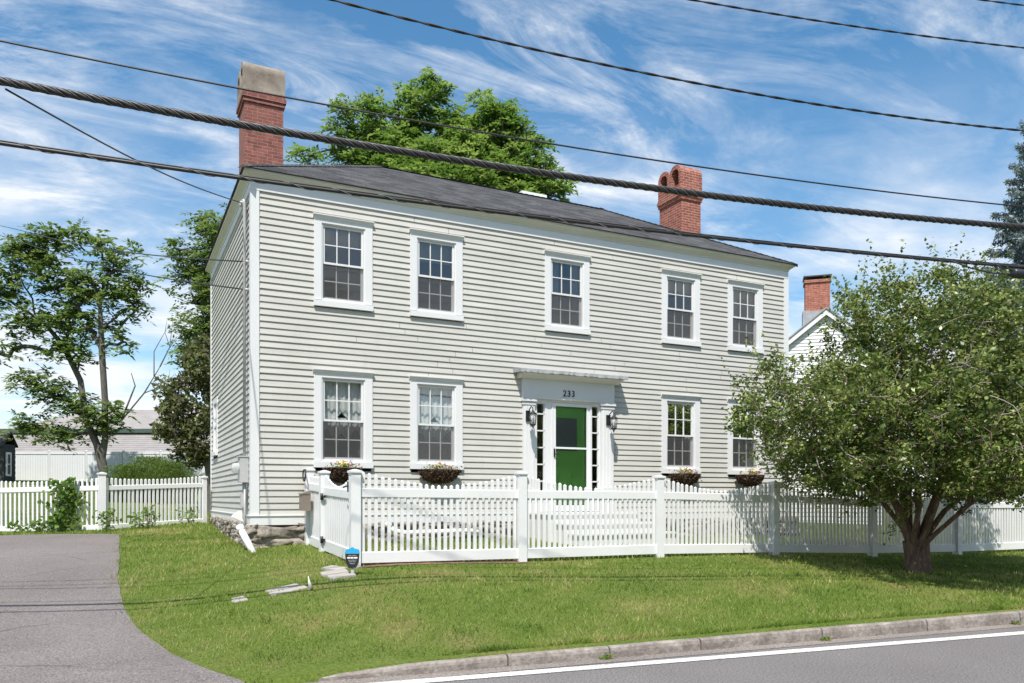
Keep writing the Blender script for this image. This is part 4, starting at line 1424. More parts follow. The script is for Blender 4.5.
def compound_leaves(P, rng, length, leaflet, pairs=5, droop=.5):
    """feather-like compound leaves: leaflets in pairs along a drooping rib"""
    n = len(P)
    d = rng.normal(size=(n, 3)); d[:, 2] = np.abs(d[:, 2])*.5 - .05; d /= np.linalg.norm(d, axis=1)[:, None]
    side = np.cross(d, UPV); side /= np.linalg.norm(side, axis=1)[:, None]+1e-6
    vs = []; tn = []
    base = rng.uniform(0, 1, n)
    ln = length*rng.uniform(.7, 1.25, n)[:, None]
    for k in range(pairs+1):
        u = (k+.6)/(pairs+.6)
        q = P + d*ln*u - UPV*(ln*droop*u*u)
        for s in ((-1, 1) if k < pairs else (0,)):
            if s: t = side*s*.85 + d*.55 - UPV*.25
            else: t = d - UPV*droop
            t = t + rng.normal(size=(n, 3))*.22
            t /= np.linalg.norm(t, axis=1)[:, None]
            nr = np.cross(t, np.cross(UPV, t) + rng.normal(size=(n, 3))*.35); nr /= np.linalg.norm(nr, axis=1)[:, None]
            b = np.cross(nr, t)
            L_ = leaflet*rng.uniform(.75, 1.2, n)[:, None]
            vs.append(np.stack([q, q + t*L_*.5 + b*L_*.19 + nr*L_*.05, q + t*L_, q + t*L_*.5 - b*L_*.19 + nr*L_*.05], 1))
            tn.append(np.clip(base*.75 + rng.normal(.12, .10, n), 0, 1))
    v = np.concatenate(vs).reshape(-1, 3); t = np.concatenate(tn)
    return v, np.arange(len(v)).reshape(-1, 4), t
def to_world(P, base):
    P = np.asarray(P)
    return P[:, :1]*LAT + P[:, 1:2]*DEP + P[:, 2:3]*UPV
def tree(name, label, cat, px, Z, rows, ncl, trunk, rng_seed, leaf, bark_m, r_base, kind='compound', per=14, rc=.5, length=.38, leaflet=.13, depth=.9, group=None, mind=.35, r_tip=.012, limbs=(), gaps=0.0, loc=None, basepx=None):
    rg = np.random.default_rng(rng_seed)
    if loc is None: loc = spot(px, Z)
    bx = px if basepx is None else basepx
    lob = lobes_of(rows, Z, bx, loc[2])
    t = thing(name, label, cat, loc, 0, group)
    tg = spread(sample_lobes(lob, ncl*3, depth, rg, .15), mind)[:ncl]
    tubes = skeleton(trunk, list(tg), rg, r_base, r_tip)
    mb = MB()
    for path, rad in tubes:
        p = to_world(np.array(path), None)
        mb.tube(p, rad, 8 if max(rad) > .06 else 5, False)
    for (path, r0, r1) in limbs:
        p = to_world(np.array(path, float), None); m = len(path)
        mb.tube(p, [r0+(r1-r0)*i/(m-1) for i in range(m)], 5, False)
    mb.build('trunk', bark_m, t, recalc=False)
    if gaps: tg = tg[rg.uniform(size=len(tg)) > gaps]
    C = np.repeat(tg, per, 0)
    g = rg.normal(size=C.shape); g *= (rg.uniform(.2, 1, len(C))**.5/np.linalg.norm(g, axis=1))[:, None]
    P = C + g*rc*np.array([1, 1, .95 if kind == 'compound' else .8])
    Pw = to_world(P, None)
    ctint = np.repeat(rg.uniform(-.22, .22, len(tg)), per)
    if kind == 'compound':
        v, f, tn = compound_leaves(Pw, rg, length, leaflet)
        tn = np.clip(tn + np.tile(ctint, len(tn)//len(ctint)), 0, 1)
    else:
        v, f = scatter_leaves(Pw, leaflet, .55, .45, rg)
        tn = np.clip(rg.beta(1.6, 2.2, len(f)) + ctint, 0, 1)
    np_mesh('crown', v, f, leaf, t, tint=tn)
    return t

# big ash tree behind the house
tree('ash_tree', 'big bright green tree rising behind the ridge of the grey hip roof', 'tree', 445, 27.5,
     [(345, 130, 10, 32), (376, 130, 12, 32), (409, 122, 13, 38), (437, 114, 12, 38), (460, 145, 17, 28), (483, 132, 13, 34), (504, 142, 14, 34), (529, 156, 13, 30), (548, 182, 10, 18), (562, 188, 7, 18), (402, 165, 36, 28), (450, 175, 55, 30), (510, 180, 40, 25), (440, 215, 100, 35), (308, 158, 9, 5), (360, 165, 13, 22)],
     470, [dict(path=[(0, 0, -.3), (.05, 0, 2), (-.1, .1, 4.5), (.1, 0, 7)], rmin=.34)], 31, M['leaf_bright'], M['bark'], .30, per=20, rc=.36, length=.40, leaflet=.20, mind=.36)
# tall tree left of the house
tree('ash_tree', 'green tree close behind the left side wall of the house, branches reaching leftwards', 'tree', 238, 25,
     [(192, 262, 24, 17), (206, 226, 13, 14), (182, 280, 14, 10), (217, 250, 22, 30), (228, 290, 26, 45), (212, 335, 26, 30), (240, 240, 30, 30), (240, 330, 40, 50), (192, 335, 16, 16), (200, 312, 14, 16), (205, 360, 22, 20), (196, 348, 20, 14)],
     230, [dict(path=[(0, 0, -.3), (.0, 0, 2), (-.1, .1, 4)], rmin=.22)], 32, M['leaf_mid'], M['bark'], .24, per=15, rc=.42, length=.36, leaflet=.17, mind=.36)
tree('maple_tree', 'bushy tree with bronze green leaves beside the left rear corner of the house', 'tree', 212, 23,
     [(192, 398, 30, 32), (207, 365, 26, 28), (178, 428, 22, 20), (205, 440, 24, 24), (168, 392, 12, 14), (190, 455, 20, 12)],
     130, [dict(path=[(0, 0, -.3), (0, 0, .8), (-.1, 0, 1.6)], rmin=.13)], 33, M['leaf_copper'], M['bark'], .15, kind='simple', per=52, rc=.30, leaflet=.15, mind=.27, gaps=.1)
# open tree beyond the left fence
t3z = spot(103, 36)
s3 = 36/792
def q3(c, r, d=0.0): return ((c-103)*s3, d, (498-r)*s3 + 1.5 - t3z[2])
tree('locust_tree', 'slender forked tree with open crown standing beyond the left picket fence', 'tree', 103, 36,
     [(20, 252, 16, 14), (45, 242, 18, 14), (74, 237, 12, 10), (99, 246, 13, 13), (122, 262, 12, 13), (136, 256, 6, 8), (13, 286, 16, 16), (50, 276, 18, 16), (84, 286, 15, 14), (114, 290, 15, 16), (131, 302, 10, 13), (30, 320, 17, 14), (65, 315, 17, 15), (95, 326, 12, 12), (12, 350, 12, 8), (75, 352, 14, 10), (120, 337, 9, 13), (30, 384, 17, 10), (55, 394, 17, 11), (85, 410, 14, 13), (28, 428, 16, 8), (60, 436, 16, 9), (100, 425, 12, 13), (115, 414, 9, 9), (-22, 300, 20, 20), (-25, 350, 20, 20), (140, 282, 7, 9), (45, 350, 12, 8)],
     300, [dict(path=[(0, 0, -.3), q3(103, 470), q3(101, 458)], rmin=.24),
           dict(path=[q3(97, 445), q3(86, 420), q3(78, 380, .2), q3(60, 345, .3), q3(40, 320, .2), q3(15, 305)], **{'from': 2}, rmin=.15),
           dict(path=[q3(105, 440), q3(106, 400, -.1), q3(104, 350, -.2), q3(102, 300, -.2), q3(88, 275, -.1)], **{'from': 2}, rmin=.16),
           dict(path=[q3(118, 420, .3), q3(140, 392, .4), q3(155, 365, .5)], **{'from': 10}, rmin=.065)], 34, M['leaf_mid'], M['bark'], .20, per=12, rc=.56, length=.46, leaflet=.28, mind=.46, r_tip=.014, gaps=.05,
     limbs=[([q3(155, 365, .5), q3(165, 345, .5), q3(167, 318, .6)], .035, .008), ([q3(140, 392, .4), q3(158, 385, .4), q3(172, 372, .4)], .028, .007), ([q3(150, 375, .4), q3(150, 350, .4), q3(157, 335, .5), q3(163, 325, .5)], .028, .007), ([q3(165, 345, .5), q3(160, 330, .5), q3(162, 318, .5)], .02, .006), ([q3(158, 385, .4), q3(165, 378, .4), q3(166, 368, .4)], .015, .005), ([q3(167, 330, .5), q3(173, 322, .5)], .012, .005), ([q3(162, 350, .5), q3(172, 335, .5)], .025, .01), ([q3(118, 420, .3), q3(132, 385, .3), q3(128, 372, .3)], .05, .015), ([q3(104, 330, -.2), q3(125, 310), q3(140, 300)], .06, .015)])

# the leafy multi-stemmed tree on the lawn
BX, BY = 9.78, -4.39
bt = thing('lawn_tree', 'leafy multi-stemmed tree with reddish trunk on the lawn in front of the fence', 'tree', (BX, BY, h(BX, BY)))
rg = np.random.default_rng(41)
lob = [(-1.75, 2.75, 1.05, .72), (-1.5, 2.6, 1.15, .85), (-1.95, 3.0, .7, .5), (-2.55, 2.95, .55, .35), (-1.2, 1.95, .8, .45), (.2, 1.75, 1.3, .45), (1.6, 1.75, 1.2, .5), (-.4, 2.0, 1.2, .5), (-2.35, 3.02, .62, .38), (-.75, 3.2, .9, .95), (.1, 3.55, 1.3, 1.25), (-.55, 3.95, .75, .80), (1.1, 3.45, 1.35, 1.2), (2.1, 3.1, 1.3, 1.2), (.45, 4.25, .55, .55), (1.2, 4.1, .7, .55), (-.3, 2.4, 1.9, .75), (1.5, 2.3, 1.5, .75), (-1.5, 2.15, .95, .50), (2.8, 2.9, .9, 1.0)]
front = [((-1.75, -.3), (1.80, .8, .42)), ((-2.1, -.5), (2.0, .6, .4)), ((-1.4, -.4), (1.55, .8, .35)), ((-.7, .2), (1.75, 1.0, .45)), ((-2.3, 0), (2.4, .7, .5)), ((-1.0, -.9), (1.62, .9, .38)), ((-1.0, .6), (1.7, 1.0, .4)), ((-.6, -1.7), (2.25, 1.5, .85)), ((.8, -1.9), (2.25, 1.5, .85)), ((1.9, -1.3), (2.3, 1.3, .95)), ((-1.5, -1.0), (2.45, 1.0, .7)), ((.2, -2.3), (1.85, 1.2, .6)), ((.3, 1.3), (2.9, 1.7, .95)), ((1.7, 1.3), (2.8, 1.4, .9)), ((.9, -1.3), (1.62, 1.2, .42)), ((2.2, -.7), (1.6, 1.1, .5)), ((-.5, -1.5), (1.7, .9, .4)), ((1.7, .9), (1.7, 1.2, .5)), ((.1, -1.0), (3.2, 1.4, .9)), ((1.4, -.9), (3.1, 1.3, .9))]
P_ = [sample_lobes(lob, 2600, .95, rg, .25)]
for (a, d), (u_, rx, rz) in front:
    q = sample_lobes([(a, u_, rx, rz)], 190, .8, rg, .25); q[:, 1] += d; P_.append(q)
P_ = np.concatenate(P_); rg.shuffle(P_)
clump = spread(P_, .40)[:470]
tg = np.repeat(clump, 7, 0) + rg.normal(size=(len(clump)*7, 3))*np.array([.17, .17, .12])
tg = spread(tg, .12)
stems = [dict(path=[(0, 0, -.2), (.0, 0, .12), (-.02, 0, .34)], rmin=.20),
         dict(path=[(-.16, -.02, .62), (-.34, -.05, 1.05), (-.62, -.1, 1.5), (-.95, -.1, 1.95)], **{'from': 2}, rmin=.10),
         dict(path=[(-.06, .12, .65), (-.10, .25, 1.2), (-.25, .4, 1.8), (-.3, .5, 2.4)], **{'from': 2}, rmin=.075),
         dict(path=[(.10, -.06, .62), (.22, -.18, 1.1), (.30, -.3, 1.7), (.28, -.4, 2.3)], **{'from': 2}, rmin=.075),
         dict(path=[(.20, .04, .60), (.50, .08, .98), (.92, .1, 1.32), (1.40, .15, 1.62), (1.9, .2, 2.0)], **{'from': 2}, rmin=.06),
         dict(path=[(.14, .1, .66), (.42, .22, 1.25), (.66, .3, 1.85)], **{'from': 2}, rmin=.065),
         dict(path=[(-.02, .16, .6), (.1, .4, 1.2), (.2, .6, 1.9)], **{'from': 2}, rmin=.05), dict(path=[(.05, -.15, .62), (.1, -.5, 1.2), (.4, -.8, 1.8)], **{'from': 2}, rmin=.05), dict(path=[(-.2, .06, .7), (-.55, .3, 1.3), (-.9, .5, 1.9)], **{'from': 2}, rmin=.045), dict(path=[(.02, 0, .7), (.02, .05, 1.4), (.1, 0, 2.2)], **{'from': 2}, rmin=.05), dict(path=[(.24, -.1, .6), (.7, -.3, 1.1), (1.2, -.5, 1.6)], **{'from': 2}, rmin=.05),
         dict(path=[(-.12, -.14, .60), (-.15, -.4, 1.1), (-.35, -.65, 1.7)], **{'from': 2}, rmin=.055)]
tubes = skeleton(stems, list(tg), rg, .088, .0045, .16, .55)
mb = MB()
for path, rad in tubes: mb.tube(to_world(np.array(path), None), rad, 8 if max(rad) > .05 else 5, False)
# knuckled foot of the trunk
mb.tube(to_world(np.array([(.0, 0, -.15), (-.02, 0, .05), (-.07, 0, .25), (-.14, 0, .50)]), None), [.215, .16, .12, .09], 12, False)
mb.tube(to_world(np.array([(.08, -.02, -.15), (.07, -.02, .06), (.09, 0, .25), (.14, .02, .50)]), None), [.20, .155, .115, .08], 12, False)
mb.build('trunk', M['bark_red'], bt, recalc=False)
# bare dead twigs showing among the leaves
mb = MB()
near = tg[(tg[:, 1] < np.quantile(tg[:, 1], .45)) & (tg[:, 2] > 1.5) & (tg[:, 2] < 3.7)]
tp = near[rg.choice(len(near), 260, replace=False)] - np.array([0, .10, 0])
for p in tp:
    p = np.array(p); q = p.copy(); path = [q.copy()]
    d = rg.normal(size=3); d[2] = abs(d[2])*.4 - .1; d[1] -= .5; d /= np.linalg.norm(d)
    for i in range(6):
        d = d + rg.normal(size=3)*.28; d /= np.linalg.norm(d)
        q = q + d*rg.uniform(.07, .15); path.append(q.copy())
    mb.tube(to_world(np.array(path), None), [.0085-.0009*i for i in range(7)], 4, False)
mb.build('dead_twigs', M['twig'], bt, recalc=False)['kind'] = 'stuff'
per = 54
C = np.repeat(tg, per, 0)
g = rg.normal(size=C.shape); g *= (rg.uniform(.05, 1, len(C))**.45/np.linalg.norm(g, axis=1))[:, None]
P = C + g*np.repeat(rg.uniform(.10, .24, len(tg)), per)[:, None]*np.array([1.15, 1.15, .8])
# short leafy shoots pushing out of the top and the left
shoots = []
for p in tg[np.argsort(-tg[:, 2] + .25*tg[:, 0])][:230]:
    d = np.array([p[0]*.25 + rg.normal()*.4, rg.normal()*.4, 1.0]); d /= np.linalg.norm(d)
    L_ = rg.uniform(.25, .72)
    for u in np.linspace(.1, 1, 16): shoots.append(p + d*L_*u + rg.normal(size=3)*.022)
# two low sprays drooping in front of the fence
for (a, b, sag) in (((-.7, -.5, 1.45), (-1.9, -.6, 1.02), .1), ((-.5, -.5, 1.3), (-1.45, -.7, .92), .12), ((-.3, -.4, 1.0), (-.75, -.6, .62), .05), ((1.5, .0, 1.6), (1.95, -.2, .72), -.15), ((-2.1, -.1, 2.5), (-3.1, -.1, 2.55), .12), ((-1.9, -.2, 2.3), (-2.75, -.2, 2.15), .1), ((-1.6, -.2, 1.9), (-2.5, -.3, 1.62), .1)):
    a = np.array(a); b = np.array(b)
    for u in np.linspace(0, 1, 110):
        shoots.append(a*(1-u) + b*u + np.array([0, 0, sag*math.sin(PI*u)]) + rg.normal(size=3)*.055)
P = np.concatenate([P, np.array(shoots)])
Pw = to_world(P, None)
v, f = scatter_leaves(Pw, .062, .58, .55, rg, .45)
ct = np.concatenate([np.repeat(rg.uniform(-.24, .26, len(tg)), per), np.full(len(shoots), .15)])
tn = np.clip(rg.beta(1.5, 2.1, len(f)) + ct, 0, 1)
np_mesh('crown', v, f, M['leaf_bush'], bt, tint=tn)

# blue spruce at the right
sx, sy, sg = spot(1050, 31)
sp = thing('spruce_tree', 'tall blue grey spruce at the right edge beyond the leafy lawn tree', 'tree', (sx, sy, sg))
rg = np.random.default_rng(55)
ht = 18.5
mb = MB(); mb.tube([(0, 0, -.3), (0, 0, ht*.5), (0, 0, ht)], [.24, .15, .03], 8); 
nv = []; 
bz = 1.0
while bz < ht-.3:
    frac = 1 - bz/ht
    rl = 4.9*frac**.85
    nb = 11 if bz > 4 else 7
    a0 = rg.uniform(0, 6.28)
    for k in range(nb):
        a = a0 + 2*PI*k/nb + rg.normal()*.15
        L_ = rl*rg.uniform(.75, 1.08)
        tip = np.array([math.cos(a)*L_, math.sin(a)*L_, bz - .16*L_ + rg.normal()*.08])
        root = np.array([0, 0, bz+.08*L_])
        pts = [root*(1-u)+tip*u + np.array([0, 0, -.16*L_*math.sin(PI*u)]) for u in np.linspace(0, 1, 6)]
        mb.tube(pts, [.035*(1-.8*i/5) for i in range(6)], 4, False)
        if bz < 6: dens = 12
        else: dens = 60
        m = max(8, int(dens*L_))
        u = rg.uniform(.25, 1.0, m)**.8
        q = root*(1-u[:, None]) + tip*u[:, None]; q[:, 2] += -.16*L_*np.sin(PI*u)
        side = np.array([-math.sin(a), math.cos(a), 0]); out_ = np.array([math.cos(a), math.sin(a), 0])
        wv = (rg.uniform(-1, 1, m)*.30*L_*(1.05-u))[:, None]
        q = q + side*wv + out_*np.abs(wv)*-.25 + np.stack([0*u, 0*u, rg.uniform(-.16, .04, m)], 1)
        nv.append(q)
    bz += .42 + .10*rg.uniform()
mb.build('trunk', M['bark'], sp, recalc=False)
Q = np.concatenate(nv); Q = np.repeat(Q, 3, 0) + rg.normal(size=(len(Q)*3, 3))*.045
v, f = scatter_leaves(Q, .17, .28, .1, rg)
np_mesh('crown', v, f, M['needles'], sp, tint=np.clip(rg.beta(1.5, 1.8, len(f)), 0, 1))

# feathery shrubs beyond the left fence
def blades(n, rad, hgt, rg, wv=.02, lean=.5, seg=3):
    a = rg.uniform(0, 2*PI, n); r = rad*np.sqrt(rg.uniform(0, 1, n))*.5
    b = np.stack([r*np.cos(a), r*np.sin(a), 0*a], 1)
    d = np.stack([np.cos(a), np.sin(a), 0*a], 1)*(lean*rad*rg.uniform(.2, 1, n))[:, None] + rg.normal(size=(n, 3))*[.1*rad, .1*rad, 0]
    H_ = hgt*rg.uniform(.55, 1.0, n)
    s = np.stack([-np.sin(a+rg.normal(size=n)), np.cos(a), 0*a], 1)*wv
    vs = []; fs = []
    P = []
    for k in range(seg+1):
        u = k/seg
        c = b + d*(u**1.6) + UPV*(H_*u*(1-.15*u))[:, None]
        P.append(c - s*(1-u*.9)); P.append(c + s*(1-u*.9))
    V = np.stack(P, 1)
    m = 2*(seg+1)
    base = np.arange(n)*m
    F = np.concatenate([np.stack([base+2*k, base+2*k+1, base+2*k+3, base+2*k+2], 1) for k in range(seg)])
    return V.reshape(-1, 3), F
for (px, Z, hh, rr, lab, sd) in ((128, 27, 1.25, .9, 'feathery green plant left of the group beyond the left fence', 61), (150, 28, 1.55, 1.1, 'tallest feathery green plant in the middle of the group beyond the left fence', 62), (173, 27, 1.40, 1.0, 'feathery green plant right of the group beside the bronze leaved tree', 63)):
    rg = np.random.default_rng(sd)
    x, y, z = spot(px, Z)
    t = thing('feathery_shrub', lab, 'shrub', (x, y, z), 0, 'feathery shrubs beyond the left fence')
    v, f = blades(900, rr*1.3, hh, rg, .014, .75)
    np_mesh('stems', v, f, M['leaf_fern'], t, tint=rg.uniform(0, 1, len(f)))
    P = np.stack([rg.normal(0, rr*.42, 5200), rg.normal(0, rr*.42, 5200), hh*rg.uniform(.25, 1.0, 5200)], 1)
    P[:, :2] *= (1.15-.5*P[:, 2:3]/hh)
    v, f = scatter_leaves(P, .13, .16, .2, rg)
    np_mesh('fronds', v, f, M['leaf_fern'], t, tint=rg.uniform(0, 1, len(f)))

# vine and weeds at the left fence
def vine(x, y, label, cat, w_, hgt, n, seed, size=.085, name='climbing_vine', spread_=.0):
    rg = np.random.default_rng(seed)
    t = thing(name, label, cat, (x, y, h(x, y)))
    mb = MB()
    for k in range(7 if hgt > .6 else 4):
        xx = rg.uniform(-w_*.5, w_*.5); pth = [(xx*.4, -.06, -.05)]
        for i in range(1, 6): pth.append((xx*.4+(xx*.6)*i/5+rg.normal()*.03, -.06+rg.normal()*.03, hgt*rg.uniform(.8, 1)*i/5))
        mb.tube(pth, [.008-.001*i for i in range(6)], 5, False)
    mb.build('stems', M['twig'], t, recalc=False)
    u = rg.uniform(0, 1, n)
    P = np.stack([rg.normal(0, w_*.34, n)*(1+spread_*(1-u)), rg.normal(-.06, .09, n), hgt*u**.9], 1)
    P[:, 2] += .05*np.sin(P[:, 0]*18)
    v, f = scatter_leaves(P, size, .75, .4, rg)
    np_mesh('leaves', v, f, M['leaf_vine'], t, tint=np.clip(rg.beta(1.7, 1.8, len(f)), 0, 1))
x, y, z = spot(66, 15.75)
vine(x, y, 'leafy green vine climbing over the white picket fence beyond the driveway', 'vine', .46, 1.02, 560, 71, .10)
for (px, Z, lab, ww, hh, n, sd) in ((30, 15.7, 'low spread of weeds at the foot of the left fence, farthest left', .62, .20, 150, 72), (48, 15.7, 'weeds at the fence foot just left of the climbing vine', .35, .22, 90, 73), (107, 15.45, 'upright weed growing beside the tall fence post', .22, .42, 120, 74), (141, 16.05, 'yellow green weed at the foot of the fence right of the tall post', .30, .36, 120, 75), (151, 16.0, 'taller weed with broad leaves leaning on the fence right of the post', .20, .50, 50, 76), (190, 17.0, 'faint weed at the fence foot near the house corner', .32, .32, 60, 77)):
    x, y, z = spot(px, Z)
    vine(x, y, lab, 'weed', ww, hh, n, sd, .075, 'weed_plant', .3)

for (a, lab, sd) in ((2.02, 'small weed tuft at the kerb joint in the gutter, nearest the driveway', 81), (4.62, 'small reddish weed tuft in the gutter against the kerb below the lawn tree', 82), (7.5, 'tiny weed tuft in the gutter at the right edge of the road', 83)):
    p = kpt(a, -.03)
    rg = np.random.default_rng(sd)
    t = thing('weed_tuft', lab, 'weed', (p.x, p.y, .004))
    v, f = blades(36, .10, .06, rg, .005, .8)
    np_mesh('blades', v, f, M['grass'], t, tint=rg.uniform(.1, 1, len(f)))
    P = np.stack([rg.normal(0, .03, 18), rg.normal(0, .02, 18), rg.uniform(.01, .035, 18)], 1)
    v, f = scatter_leaves(P, .035, .6, .5, rg)
    np_mesh('leaves', v, f, M['leaf_vine'], t, tint=rg.uniform(0, 1, len(f)))

# ================================================================== BACKGROUND BUILDINGS
YAW = R(-26.5)
# long low building with taupe roofs
x, y, z = spot(90, 64)
bl = thing('long_building', 'long low building with taupe shingle roofs behind the white screen fence', 'building', (x, y, z), YAW)
s_ = 64/792; zz0 = lambda r: (498-r)*s_ + 1.5 - z
hw = 9.5
mb = MB(); mb.box(-7.0, 1.0, -.5, 13, 9, zz0(436)); mb.build('wall', M['nb_wall'], bl)
mb = MB()
mb.add([(-7.6, -.2, zz0(432)), (14, -.2, zz0(432)), (14, 5, zz0(403)), (-2.6, 5, zz0(403)), (14, 10, zz0(432)), (-7.6, 10, zz0(432))], [(0, 1, 2, 3), (3, 2, 4, 5), (0, 3, 5)])
mb.build('upper_roof', M['tan_roof'], bl)
mb = MB(); mb.box(-7.75, -.42, zz0(433.2), 14, -.15, zz0(429.2)); mb.build('gutter_board', M['dark_green_trim'], bl)
mb = MB()
n = 9
for i in range(n):
    a, b = zz0(454 - (454-434)*i/n), zz0(454 - (454-434)*(i+1)/n)
    ya, yb = -3.0+2.9*i/n, -3.0+2.9*(i+1)/n
    mb.add([(-7.2, ya-.05, a), (14, ya-.05, a), (14, yb, b), (-7.2, yb, b), (-7.2, ya, a-.06), (14, ya, a-.06)], [(0, 1, 2, 3), (4, 5, 1, 0)])
mb.build('lower_roof', M['tan_roof'], bl)
# white screen fence
x0, y0, z0 = spot(12, 42.5); x1, y1, z1 = spot(235, 42.5)
wf = thing('screen_fence', 'tall solid white fence far behind the left picket fence', 'fence', (x0, y0, z0))
mb = MB(); nb = 6
dxy = Vector((x1-x0, y1-y0, 0)); ln = dxy.length; u = dxy/ln
tz = (498-452)*42.5/792 + 1.5
for i in range(nb):
    a = u*(ln*i/nb+.07); b = u*(ln*(i+1)/nb-.07)
    zb = min(h(x0+a.x, y0+a.y), h(x0+b.x, y0+b.y)) - .1
    m = 14
    for k in range(m):
        p = a+(b-a)*(k/m); q = a+(b-a)*((k+.94)/m)
        c = (p+q)/2
        mb.obox((c.x, c.y, (zb+tz)/2 - z0), (q-p)/2, Vector((u.y, -u.x, 0))*.02, (0, 0, (tz-zb)/2-.06))
wfp = mb.build('fence_boards', M['warm_white'], wf)
mb = MB()
for i in range(nb):
    a = u*(ln*i/nb+.06); b = u*(ln*(i+1)/nb-.06); c = (a+b)/2
    mb.obox((c.x, c.y, tz-.05-z0), (b-a)/2, Vector((u.y, -u.x, 0))*.045, (0, 0, .07))
mb.build('fence_rail', M['warm_white'], wf)
for i in range(nb+1):
    mb = MB(); a = u*(ln*i/nb); mb.box(a.x-.06, a.y-.06, h(x0+a.x, y0+a.y)-.3-z0, a.x+.06, a.y+.06, tz+.06-z0); mb.pyr(a.x-.075, a.y-.075, a.x+.075, a.y+.075, tz+.061-z0, .05)
    mb.build('fence_post', M['warm_white'], wf)
# dark shed at the far left
x, y, z = spot(-15, 39)
sh = thing('dark_shed', 'dark shingled shed with a white window at the left edge beyond the fence', 'shed', (x, y, z), YAW)
s_ = 39/792; zr = lambda r: (498-r)*s_ + 1.5 - z
mb = MB()
n = 16
zt = zr(444)
for i in range(n):
    a, b = -.3+(zt+.3)*i/n, -.3+(zt+.3)*(i+1)/n
    mb.box(-3.4-.012*(i % 2), 0-.012*(i % 2), a, .92+.012*(i % 2), .9, b)
mb.build('wall', M['nb_dark'], sh)
mb = MB(); mb.prism([(-.12, zr(445)), (.45, zr(430)), (1.02, zr(445)), (1.02, zr(446.5)), (.45, zr(432)), (-.12, zr(446.5))], 'x', -3.5, 1.0)
mb.build('roof', M['shingles'], sh)
mb = MB(); a, b = .38, .80; c, d = zr(476), zr(452)
a, b = .12, .52; X0 = .93
mb.box(X0, a, c, X0+.05, a+.09, d); mb.box(X0, b-.09, c, X0+.05, b, d); mb.box(X0, a+.09, d-.1, X0+.05, b-.09, d); mb.box(X0, a+.09, c, X0+.06, b-.09, c+.1); mb.box(X0, a+.09, (c+d)/2-.03, X0+.03, b-.09, (c+d)/2+.03)
wn = mb.build('window', M['trim'], sh)
mb = MB(); mb.quad((X0+.018, a+.05, c+.05), (X0+.018, b-.05, c+.05), (X0+.018, b-.05, d-.05), (X0+.018, a+.05, d-.05)); mb.build('pane', M['black_plastic'], wn)

# neighbour's house at the right
x, y, z = spot(826, 27)
nh = thing('neighbour_house', 'white gabled house with a brick chimney half hidden by the lawn tree', 'house', (x, y, z), R(-44))
s_ = 27/792; zr = lambda r: (498-r)*s_ + 1.5 - z
ax = zr(311); ev = zr(352); hw = 1.75
mb = MB()
nbd = 44; e = (ev+.5)/nbd
for i in range(nbd): 
    zb = -.5+e*i
    mb.add([(-hw, -.02, zb), (hw, -.02, zb), (hw, 0, zb+e), (-hw, 0, zb+e), (-hw, 0, zb), (hw, 0, zb)], [(0, 1, 2, 3), (4, 5, 1, 0)])
    mb.add([(-hw-.02, 0, zb), (-hw, 0, zb+e), (-hw, 7, zb+e), (-hw-.02, 7, zb), (-hw, 0, zb), (-hw, 7, zb)], [(0, 1, 2, 3), (4, 0, 3, 5)])
ng = 12; e2 = (ax-ev)/ng
for i in range(ng):
    zb = ev+e2*i; w0 = hw*(1-i/ng); w1 = hw*(1-(i+1)/ng)
    mb.add([(-w0, -.02, zb), (w0, -.02, zb), (w1, 0, zb+e2), (-w1, 0, zb+e2), (-w0, 0, zb), (w0, 0, zb)], [(0, 1, 2, 3), (4, 5, 1, 0)])
mb.box(hw-.02, 0.02, -.5, hw, 7, ev)
mb.build('wall', M['nb_wall'], nh)
mb = MB()
for sgn in (-1, 1):
    o_ = .22
    p0 = (0, ax+.10); p1 = (sgn*(hw+o_), ev-(ax-ev)*o_/hw+.10)
    pr = [p0, p1, (p1[0], p1[1]-.05), (0, p0[1]-.05)]
    vs = [(p[0], yy, p[1]) for yy in (-.20, 7.2) for p in pr]
    mb.add(vs, [(0, 1, 2, 3), (7, 6, 5, 4), (0, 4, 5, 1), (1, 5, 6, 2), (2, 6, 7, 3), (3, 7, 4, 0)])
nr = mb.build('roof', M['lead'], nh)
mb = MB()
for sgn in (-1, 1):
    o_ = .2
    p0 = (0, ax+.045); p1 = (sgn*(hw+o_), ev-(ax-ev)*o_/hw+.045)
    pr = [p0, p1, (p1[0], p1[1]-.20), (0, p0[1]-.20)]
    vs = [(p[0], yy, p[1]) for yy in (-.16, -.10) for p in pr]
    mb.add(vs, [(0, 1, 2, 3), (7, 6, 5, 4), (0, 4, 5, 1), (1, 5, 6, 2), (2, 6, 7, 3), (3, 7, 4, 0)])
mb.build('rake_board', M['nb_wall'], nh)
mb = MB()
cw = .40; cy = 1.2
mb.box(-.62, cy-.3, ax-1.0, .20, cy+.35, zr(275)); mb.box(-.66, cy-.34, zr(275)+.001, .24, cy+.39, zr(272))
ch = mb.build('chimney', M['brick_nb'], nh)
mb = MB(); mb.box(-.68, cy-.36, zr(269), .26, cy+.41, zr(267.8))
for (a, b) in ((-.6, cy-.28), (.18, cy-.28), (-.6, cy+.33), (.18, cy+.33)): mb.box(a-.025, b-.025, zr(272)+.001, a+.025, b+.025, zr(269))
mb.box(-.45, cy-.15, zr(272)+.001, .05, cy+.2, zr(270.2))
mb.build('chimney_cap', M['dark_metal'], ch)
mb = MB(); mb.box(-.70, cy-.36, ax-.75, -.621, cy+.40, ax+.25); mb.box(.201, cy-.36, ax-.5, .26, cy+.40, ax+.1); mb.box(-.62, cy-.37, ax-.3, .2, cy-.301, ax+.22); mb.build('flashing', M['lead'], nr)

